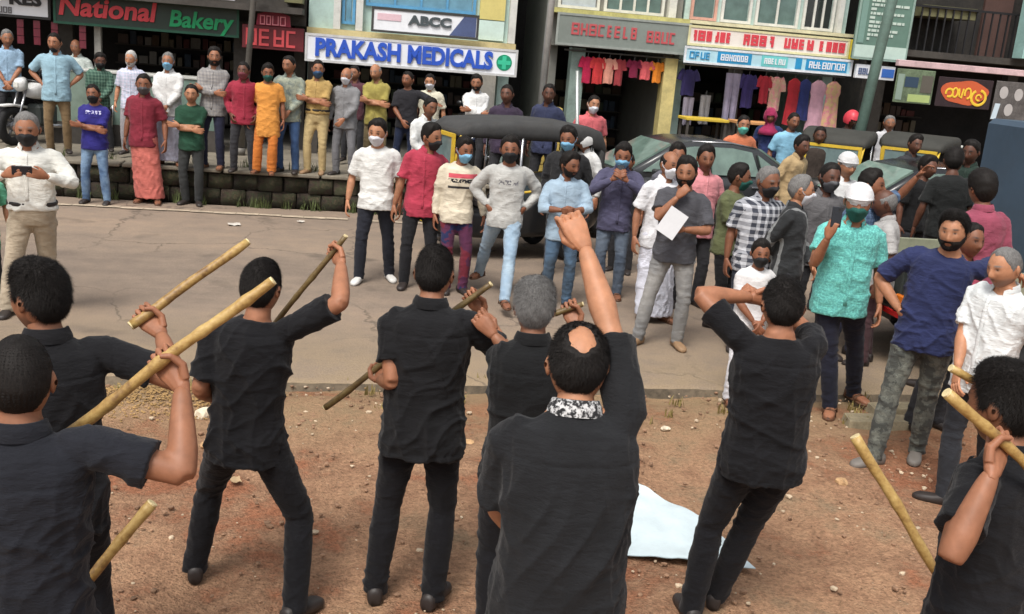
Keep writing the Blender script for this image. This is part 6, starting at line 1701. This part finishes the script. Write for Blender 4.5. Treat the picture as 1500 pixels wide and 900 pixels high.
person(dict(lab='long haired youth in pale blue denim shirt with clasped hands', x=0.427, y=10.408, z=0.000, h=1.577, f=5, armL='clasp', armR='clasp', near=True, group='onlookers at the roadside', top=('shirt',C('pale_denim',140,164,184,'fade',(160,180,196)),'3'), bot=('jeans',C('mixed_jeans',60,76,92,'fade',(90,120,150))), hair=('long','black'), beard=.006, hd=(35,8,0), skin='b'))
person(dict(lab='man in black with light blue mask beside the thin pipe', x=0.516, y=11.900, z=0.000, h=1.728, f=-5, armL='down', armR='down', group='onlookers at the roadside', top=('shirt',C('black_c',40,40,42),'L'), bot=('pants',DGREY), hair=('full','black'), mask=M_MU, skin='b'))
person(dict(lab='man in slate blue shirt and jeans holding a phone up to his face', x=1.055, y=10.990, z=0.000, h=1.671, f=-5, armL='phonehi', armR='phonehi', near=True, group='onlookers at the roadside', top=('shirt',C('slate_shirt',78,76,104),'L'), bot=('jeans',C('jeans_d',78,92,112,'fade',(120,132,146))), hair=('full','black'), mask=M_MU, hd=(0,12,0), skin='b', shoe=S_BR))
person(dict(lab='man in white shirt, white mundu and white mask', x=1.401, y=10.122, z=0.000, h=1.702, f=20, armL='down', armR='down', near=True, group='onlookers at the roadside', top=('shirt',C('white_f',212,212,216),'S'), bot=('lungi',C('white_mundu',206,208,222)), hair=('balding','black'), mask=M_MW, hd=(10,5,0), shoe=S_BR))
person(dict(lab='man in dark grey tee and washed jeans with a hand at his chin', x=1.456, y=9.225, z=0.000, h=1.735, f=-10, armL='clasp', armR='chin', footL=(0.100, -0.005, 25), footR=(-0.256, -0.088, -30), near=True, group='onlookers at the roadside', top=('tee',C('dark_grey_tee',74,74,80),'S'), bot=('jeans',C('grey_jeans',122,122,122,'fade',(156,154,150))), hair=('full','black'), beard=.010, hd=(-5,5,0), sp=(0,4,0), shoe=S_TN, fat=.015))
person(dict(lab='man with bare face looking over the shoulder of the dark grey tee', x=1.599, y=11.000, z=0.000, h=1.707, f=20, armL='down', armR='down', group='onlookers at the roadside', top=('shirt',C('slate_b',90,90,100),'S'), bot=('pants',DGREY), hair=('full','black'), skin='b', stub=.6))
person(dict(lab='man in pink shirt behind the dark grey tee', x=1.908, y=10.900, z=0.000, h=1.721, f=10, armL='down', armR='down', group='onlookers at the roadside', top=('shirt',C('pink_shirt',214,130,136),'S'), bot=('pants',DGREY), hair=('full','black'), skin='b'))
person(dict(lab='man in olive tee and black trousers turned sideways', x=2.084, y=10.126, z=0.000, h=1.632, f=60, armL='front', armR='front', near=True, group='onlookers at the roadside', top=('tee',C('olive_tee',92,98,62),'S'), bot=('pants',C('black_d',26,26,28)), hair=('full','black'), mask=M_MG, hd=(20,5,0), skin='b'))
person(dict(lab='person in orange printed tee and teal mask by the parked cars', x=3.322, y=16.200, z=0.000, h=1.809, f=0, armL='down', armR='down', group='onlookers at the roadside', top=('tee',C('orange_tee',196,104,66,'emblem',(220,196,140)),'S'), bot=('jeans',JEAN), hair=('short','black'), mask=M_MT, armx=0))
person(dict(lab='woman in magenta headscarf and dark blue coat by the hanging clothes', x=4.164, y=18.000, z=0.200, h=1.688, f=-30, armL='down', armR='down', group='onlookers at the roadside', top=('kurta',C('navy_coat',40,52,100),'L'), bot=('pants',C('dark_bottom',40,40,60)), hair=('none','black'), cap=('scarf',C('magenta_scarf',160,36,80)), skin='b'))
person(dict(lab='grey bearded man in black and white checked shirt with black mask', x=2.189, y=9.300, z=0.000, h=1.713, f=10, armL='down', armR='down', near=True, group='onlookers at the roadside', top=('shirt',C('bw_check',60,64,76,'check',(196,198,204),.7),'S'), bot=('jeans',C('dark_jeans_b',44,50,64)), hair=('short','gray'), mask=M_MB, skin='b', fat=.01))
person(dict(lab='grey haired man in dark jacket with pale stripes and white mask looking aside', x=2.441, y=9.100, z=0.000, h=1.672, f=70, armL='front', armR='back', near=True, group='onlookers at the roadside', top=('shirt',C('dark_jacket',44,46,48,'stripe',(120,122,122),.25),'L'), bot=('pants',DGREY), hair=('short','gray'), mask=M_MW, hd=(15,3,0), skin='c'))
person(dict(lab='boy in white tee and white trousers with black mask', x=1.895, y=7.882, z=-0.045, h=1.318, f=10, armL='front', armR='front', near=True, group='onlookers at the roadside', top=('tee',C('white_g',214,212,212),'S'), bot=('pants',C('white_trousers',206,206,212)), hair=('full','black'), mask=M_MB, skin='b', shoe=S_BR))
person(dict(lab='dark bearded man between the dark jacket and the teal shirt', x=2.887, y=9.800, z=0.000, h=1.740, f=5, armL='down', armR='down', group='onlookers at the roadside', top=('shirt',C('grey_shirt_b',96,94,96),'S'), bot=('pants',DGREY), hair=('short','black'), beard=.008, skin='d', mask=P('mask_grey2', rgb(70,70,74))))
person(dict(lab='man in white cap and white shirt in the crowd behind the teal shirt', x=3.463, y=11.200, z=0.000, h=1.756, f=30, armL='down', armR='down', group='onlookers at the roadside', top=('shirt',C('white_h',206,206,206),'S'), bot=('pants',DGREY), hair=('short','gray'), cap=('skullcap',C('white_cap_b',206,206,206)), skin='c'))
person(dict(lab='man in blue checked shirt with one arm stretched out to the side', x=3.131, y=9.400, z=0.000, h=1.737, f=30, armL={'w': (0.465, -0.156, 1.704), 'hand': 'relax', 'palm': (0.00, 0.00, -1.00)}, armR='down', near=True, group='onlookers at the roadside', top=('shirt',C('blue_check',58,80,112,'check',(90,112,140)),'S'), bot=('pants',NAVY), hair=('full','black'), skin='b', hd=(30,0,0)))
person(dict(lab='stout man in teal shirt and white cap filming with a phone', x=2.550, y=7.805, z=-0.045, h=1.828, f=-5, armL='down', armR={'w': (-0.219, -0.280, 1.357), 'e': (-0.266, -0.117, 1.091), 'hand': 'fist', 'palm': (0.53, 0.85, 0.00), 'fd': (0.17, -0.19, 1.00)}, footL=(0.305, 0.362, 25), footR=(0.050, -0.021, -15), near=True, group='onlookers at the roadside', top=('shirt',C('teal_shirt',84,172,166,'fine',(112,196,186)),'S'), bot=('pants',C('navy_b',30,32,48)), fat=.035, hair=('short','black'), cap=('skullcap',C('white_cap',220,220,222)), mask=M_MG, hd=(-8,8,0), shoe=S_BR))
person(dict(lab='bald dark man in light grey shirt facing the crowd beside the truck', x=3.335, y=9.200, z=0.000, h=1.600, f=-110, armL='down', armR='down', near=True, group='onlookers at the roadside', top=('shirt',C('light_grey_shirt',166,164,162),'S'), bot=('pants',C('dark_maroon_trousers',70,46,50)), hair=('balding','gray'), skin='d', hd=(0,10,0)))
person(dict(lab='man in black seen from behind past the truck bed', x=4.870, y=11.800, z=0.000, h=1.844, f=170, armL='down', armR='down', group='onlookers at the roadside', top=('tee',C('black_e',30,32,32),'S'), bot=('pants',DGREY), hair=('full','black'), skin='d'))
person(dict(lab='bushy haired man in rose shirt standing by the slate truck box', x=3.803, y=8.500, z=0.000, h=1.880, f=200, armL='down', armR='down', near=True, group='onlookers at the roadside', top=('shirt',C('rose_shirt',150,64,86),'S'), bot=('pants',DGREY), hair=('long','black'), skin='b'))
person(dict(lab='man in pink polo half hidden behind the navy tee', x=3.331, y=7.600, z=-0.045, h=1.620, f=20, armL='down', armR='down', near=True, group='onlookers at the roadside', top=('shirt',C('pink_polo',186,74,100),'S'), bot=('pants',DGREY), hair=('short','black'), skin='b'))
person(dict(lab='bearded man in navy tee and washed black trousers leaning on the truck', x=2.854, y=6.835, z=-0.045, h=1.810, f=-25, armL={'w': (0.459, 0.473, 1.297), 'e': (0.379, 0.332, 1.474), 'hand': 'relax', 'palm': (0.00, 0.00, -1.00)}, armR={'w': (-0.182, -0.033, 1.030), 'e': (-0.217, 0.002, 1.222), 'hand': 'relax', 'palm': (0.91, 0.42, 0.00)}, footL=(0.068, 0.151, 0), footR=(-0.172, -0.172, -40), near=True, group='onlookers at the roadside', top=('tee',C('navy_tee',38,46,88),'S'), bot=('pants',C('washed_black',66,68,64,'camo',(104,106,98),1.3)), hair=('full','black'), beard=.010, sp=(3,10,0), hd=(-10,4,0), fat=.02, shoe=S_GY, skin='c', hi=True))
person(dict(lab='shaven headed man in white shirt and dark trousers watching from beside the truck', x=3.002, y=6.175, z=-0.045, h=1.711, f=-60, armL='down', armR='front', footL=(-0.062, 0.309, -40), footR=(-0.049, -0.126, -60), near=True, group='onlookers at the roadside', top=('shirt',C('white_i',214,218,218),'S'), bot=('pants',C('dark_slacks',42,44,50)), hair=('buzz','gray'), sp=(4,8,0), fat=.03, skin='c', stub=.6, hi=True))
person(dict(lab='dark haired man in charcoal shirt under the photo banner', x=5.624, y=15.200, z=0.000, h=1.790, f=20, armL='down', armR='down', group='onlookers at the roadside', top=('shirt',C('charcoal_a',48,48,52),'L'), bot=('pants',DGREY), hair=('full','black'), skin='d'))
person(dict(lab='man in dark green shirt beside the yellow framed rickshaw', x=5.665, y=13.200, z=0.000, h=1.880, f=-40, armL='down', armR='down', group='onlookers at the roadside', top=('shirt',C('deep_green',36,54,46),'S'), bot=('pants',DGREY), hair=('full','black'), skin='d'))
person(dict(lab='man in black tee with bushy hair behind the arm stretched aside', x=4.847, y=12.600, z=0.000, h=1.680, f=30, armL='down', armR='down', group='onlookers at the roadside', top=('tee',C('black_j',26,26,28),'S'), bot=('pants',DGREY), hair=('long','black'), skin='d'))
person(dict(lab='man in tan jacket stooping beside the dresses', x=3.681, y=14.200, z=0.000, h=1.720, f=40, armL='down', armR='down', group='onlookers at the roadside', top=('shirt',C('tan_jacket',176,148,104),'L'), bot=('pants',DGREY), hair=('full','black'), sp=(18,0,0), skin='d'))
person(dict(lab='man in dark brown shirt in the shade before the dresses', x=4.489, y=16.000, z=0.000, h=1.753, f=-10, armL='down', armR='down', group='onlookers at the roadside', top=('shirt',C('dark_brown_shirt',60,50,44),'S'), bot=('pants',DGREY), hair=('short','black'), skin='d'))
person(dict(lab='man in sky blue tee at the shop front beside the magenta headscarf', x=4.424, y=17.600, z=0.000, h=1.854, f=10, armL='down', armR='down', group='onlookers at the roadside', top=('tee',C('sky_tee',120,176,206),'S'), bot=('jeans',JEAN), hair=('short','black'), skin='b'))
person(dict(lab='man in black shirt half hidden behind the blue masked phone holder', x=1.252, y=12.400, z=0.000, h=1.450, f=-15, armL='down', armR='down', group='onlookers at the roadside', top=('shirt',C('black_k',34,34,38),'S'), bot=('pants',DGREY), hair=('short','black'), skin='b'))
person(dict(lab='performer in black raising a stick beside his shoulder, thick black hair, ear showing', x=-1.596, y=3.450, z=-0.045, h=1.770, f=208, armL='front', armR={'w': (-0.309, -0.184, 1.470), 'e': (-0.342, 0.073, 1.331), 'grip': (-0.826, -0.178, 0.534), 'gs': 1}, group='performers in black', top=('shirt',BLACKT,'S'), bot=('pants',BLACKP), hair=('full','black'), hd=(34,6,0), sp=(6,0,0), hi=True, stub=.6))
person(dict(lab='performer in black with cropped hair holding a long stick across his shoulder', x=-1.315, y=2.620, z=-0.045, h=1.753, f=190, armL='down', armR={'w': (-0.328, -0.188, 1.608), 'e': (-0.370, 0.016, 1.362), 'grip': (-0.766, -0.072, 0.639), 'gs': 1}, group='performers in black', top=('shirt',C('faded_black',27,29,37),'S'), bot=('pants',BLACKP), hair=('buzz','black'), hd=(12,4,0), sp=(4,0,0), hi=True, fat=.01))
person(dict(lab='performer in black with short sleeves raising a stick in his fist, legs apart', x=-1.128, y=4.350, z=-0.045, h=1.700, f=172, armL={'w': (0.254, -0.207, 0.948), 'e': (0.195, 0.048, 1.190), 'grip': (-0.560, -0.020, 0.828), 'gs': 1}, armR={'w': (-0.258, -0.258, 1.672), 'e': (-0.245, -0.085, 1.504), 'grip': (-0.560, -0.020, 0.828), 'gs': 1}, group='performers in black', top=('tee',BLACKT,'S'), bot=('pants',BLACKP), hair=('short','black'), hd=(0,4,0), sp=(4,-6,0), pel=(0.02,0.02,.86), footL=(.33,-.12,25), footR=(-.27,.10,-20), hi=True))
person(dict(lab='performer in black holding a stick low across his front, hair cropped at the nape', x=-0.385, y=4.450, z=-0.045, h=1.734, f=176, armL={'w': (0.246, -0.219, 1.075), 'e': (0.125, 0.058, 1.388), 'grip': (-0.739, -0.012, 0.674), 'gs': 1}, armR={'w': (-0.165, -0.277, 1.440), 'e': (-0.299, -0.001, 1.276), 'grip': (-0.739, -0.012, 0.674), 'gs': 1}, group='performers in black', top=('shirt',C('black_f',21,21,24),'S'), bot=('pants',BLACKP), hair=('short','black'), hd=(0,10,0), sp=(4,0,0), hi=True, ease=.026, footL=(.16,0,12), footR=(-.12,0,-12)))
person(dict(lab='grey haired performer in black reaching sideways past the bald patch man', x=0.128, y=4.150, z=-0.045, h=1.692, f=185, armL={'w': (0.183, -0.238, 1.406), 'e': (0.123, 0.009, 1.330), 'hand': 'fist', 'palm': (-0.09, -1.00, 0.00)}, armR={'w': (-0.165, -0.338, 1.521), 'grip': (-0.926, -0.002, 0.378), 'hand': 'fist'}, group='performers in black', top=('shirt',C('black_g',18,19,21),'S'), bot=('pants',BLACKP), hair=('full','gray'), hd=(0,8,0), sp=(6,0,0), hi=True))
person(dict(lab='stocky performer in black with a bald patch thrusting one bare arm upward', x=0.215, y=2.950, z=-0.045, h=1.823, f=180, armL='front', armR={'w': (-0.009, -0.392, 1.878), 'e': (-0.125, -0.280, 1.744), 'hand': 'fist', 'palm': (0.30, -0.95, 0.00), 'fd': (0.50, -0.25, 0.80)}, group='performers in black', top=('shirt',C('black_h',27,28,31),'S'), bot=('pants',BLACKP), hair=('crown','black'), hd=(0,12,0), sp=(15,0,0), fat=.04, hi=True, cmat=C('white_check_scarf',40,40,42,'fine',(190,190,190)), skin='c', face=1.06))
person(dict(lab='slim performer in black with both fists raised beside his head', x=1.213, y=4.450, z=-0.045, h=1.741, f=178, armL={'w': (0.107, -0.192, 1.564), 'e': (0.364, -0.007, 1.460), 'hand': 'fist', 'palm': (-1.00, -0.03, 0.00)}, armR={'w': (0.031, -0.253, 1.544), 'e': (-0.210, -0.203, 1.385), 'hand': 'fist', 'palm': (1.00, 0.03, 0.00)}, group='performers in black', top=('tee',BLACKT,'S'), bot=('pants',BLACKP), hair=('short','black'), hd=(0,3,0), sp=(3,0,0), hi=True, footL=(.22,-.05,10), footR=(.08,-.22,-10), pel=(0,0,.91)))
person(dict(lab='performer in black gripping two crossed sticks in front of the shaven headed man', x=1.585, y=3.000, z=-0.045, h=1.807, f=215, armL={'w': (0.172, 0.063, 1.534), 'e': (0.239, -0.030, 1.154), 'grip': (-0.663, 0.464, -0.587), 'gs': 1}, armR={'w': (-0.147, -0.070, 1.552), 'grip': (-0.799, 0.430, -0.421), 'hand': 'fist'}, group='performers in black', top=('shirt',C('black_i',22,22,26),'S'), bot=('pants',BLACKP), hair=('full','black'), hd=(0,10,0), sp=(4,0,0), hi=True))
stick('bamboo stick raised by the thick haired performer', (-1.453, 3.720, 1.483), (-1.091, 4.000, 1.784), 0.019, 'thick black hair', 'R')
stick('long bamboo stick held across the shoulder of the cropped haired performer', (-1.294, 2.820, 1.410), (-0.741, 2.970, 1.886), 0.018, 'cropped hair holding', 'R')
stick('brown cane raised in the fist of the performer with legs apart', (-1.401, 4.650, 0.822), (-0.801, 4.590, 1.715), 0.014, 'legs apart', 'R')
stick('brown cane held low across the front of the central performer', (-0.865, 4.750, 0.820), (-0.109, 4.710, 1.513), 0.016, 'low across his front', 'L')
stick('short brown stick tip beside the grey haired performer', (0.194, 4.500, 1.441), (0.316, 4.500, 1.496), 0.014, 'grey haired performer', 'R')
stick('thick bamboo stick gripped before the navy tee man', (1.307, 2.950, 1.765), (1.698, 2.950, 1.476), 0.017, 'crossed sticks', 'L')
stick('second thinner stick held above the thick gripped one', (1.408, 3.120, 1.719), (1.818, 3.150, 1.533), 0.013, 'crossed sticks', 'R')
stick('bamboo stick standing upright and slanting out of the red dirt', (1.426, 3.900, 1.188), (1.784, 3.750, 0.700), 0.022)
stick('pale cut stick end rising beside the trouser leg of the thick haired performer', (-1.171, 3.200, 0.987), (-1.350, 3.100, 0.736), 0.020)
M_PHONE = P('phone_body', rgb(26, 30, 38), rough=.25, spec=.6)
def who(t): return [j for j in PEOPLE if t in j['p']['lab']][0]
def phone(lab, loc, rot, wide):
    w, h = (.15, .075) if wide else (.075, .15)
    o = MB().box(-w / 2, w / 2, -.005, .005, -h / 2, h / 2, .003).build('phone', M_PHONE); o.location = loc; o.rotation_euler = rot
    MB().box(-w / 2 + .005, w / 2 - .005, .0055, .0075, -h / 2 + .006, h / 2 - .006).build('screen', P('phone_screen', rgb(60, 80, 100), rough=.15), o)
    MB().box(w / 2 - .03, w / 2 - .012, -.0075, -.0055, h / 2 - .03, h / 2 - .012).build('camera_lens', M_BLK, o)
    return tag(o, lab, 'phone')
def mid_hands(J, l=(.075, 0, -.02)): return (hand_world(J, 'L', l) + hand_world(J, 'R', l)) / 2
J = who('cream trousers filming'); phone('black phone held sideways by the man in white shirt', mid_hands(J) + np.array([0, -.045, .03]), (.1, 0, math.radians(18)), True)
J = who('slate blue shirt'); phone('dark phone held before a blue masked face', mid_hands(J) + np.array([0, -.01, .04]), (-.25, 0, math.radians(-5)), False)
J = who('stout man in teal'); phone('dark phone held upright by the man in teal', hand_world(J, 'R', (.075, .01, -.03)) + np.array([.01, -.035, .075]), (-.1, 0, math.radians(-5)), False)
J = who('dark grey tee and washed'); q = hand_world(J, 'L', (.08, 0, -.02))
o = MB().box(-.09, .09, -.002, .002, -.125, .125).build('paper_sheet', P('paper', rgb(196, 196, 198), rough=.7, var=.05)); o.location = q + np.array([-.03, -.03, .05]); o.rotation_euler = (-.3, .5, -.2); tag(o, 'white paper sheet held by the man in dark grey tee', 'paper')
# wrist watches
finish_people()
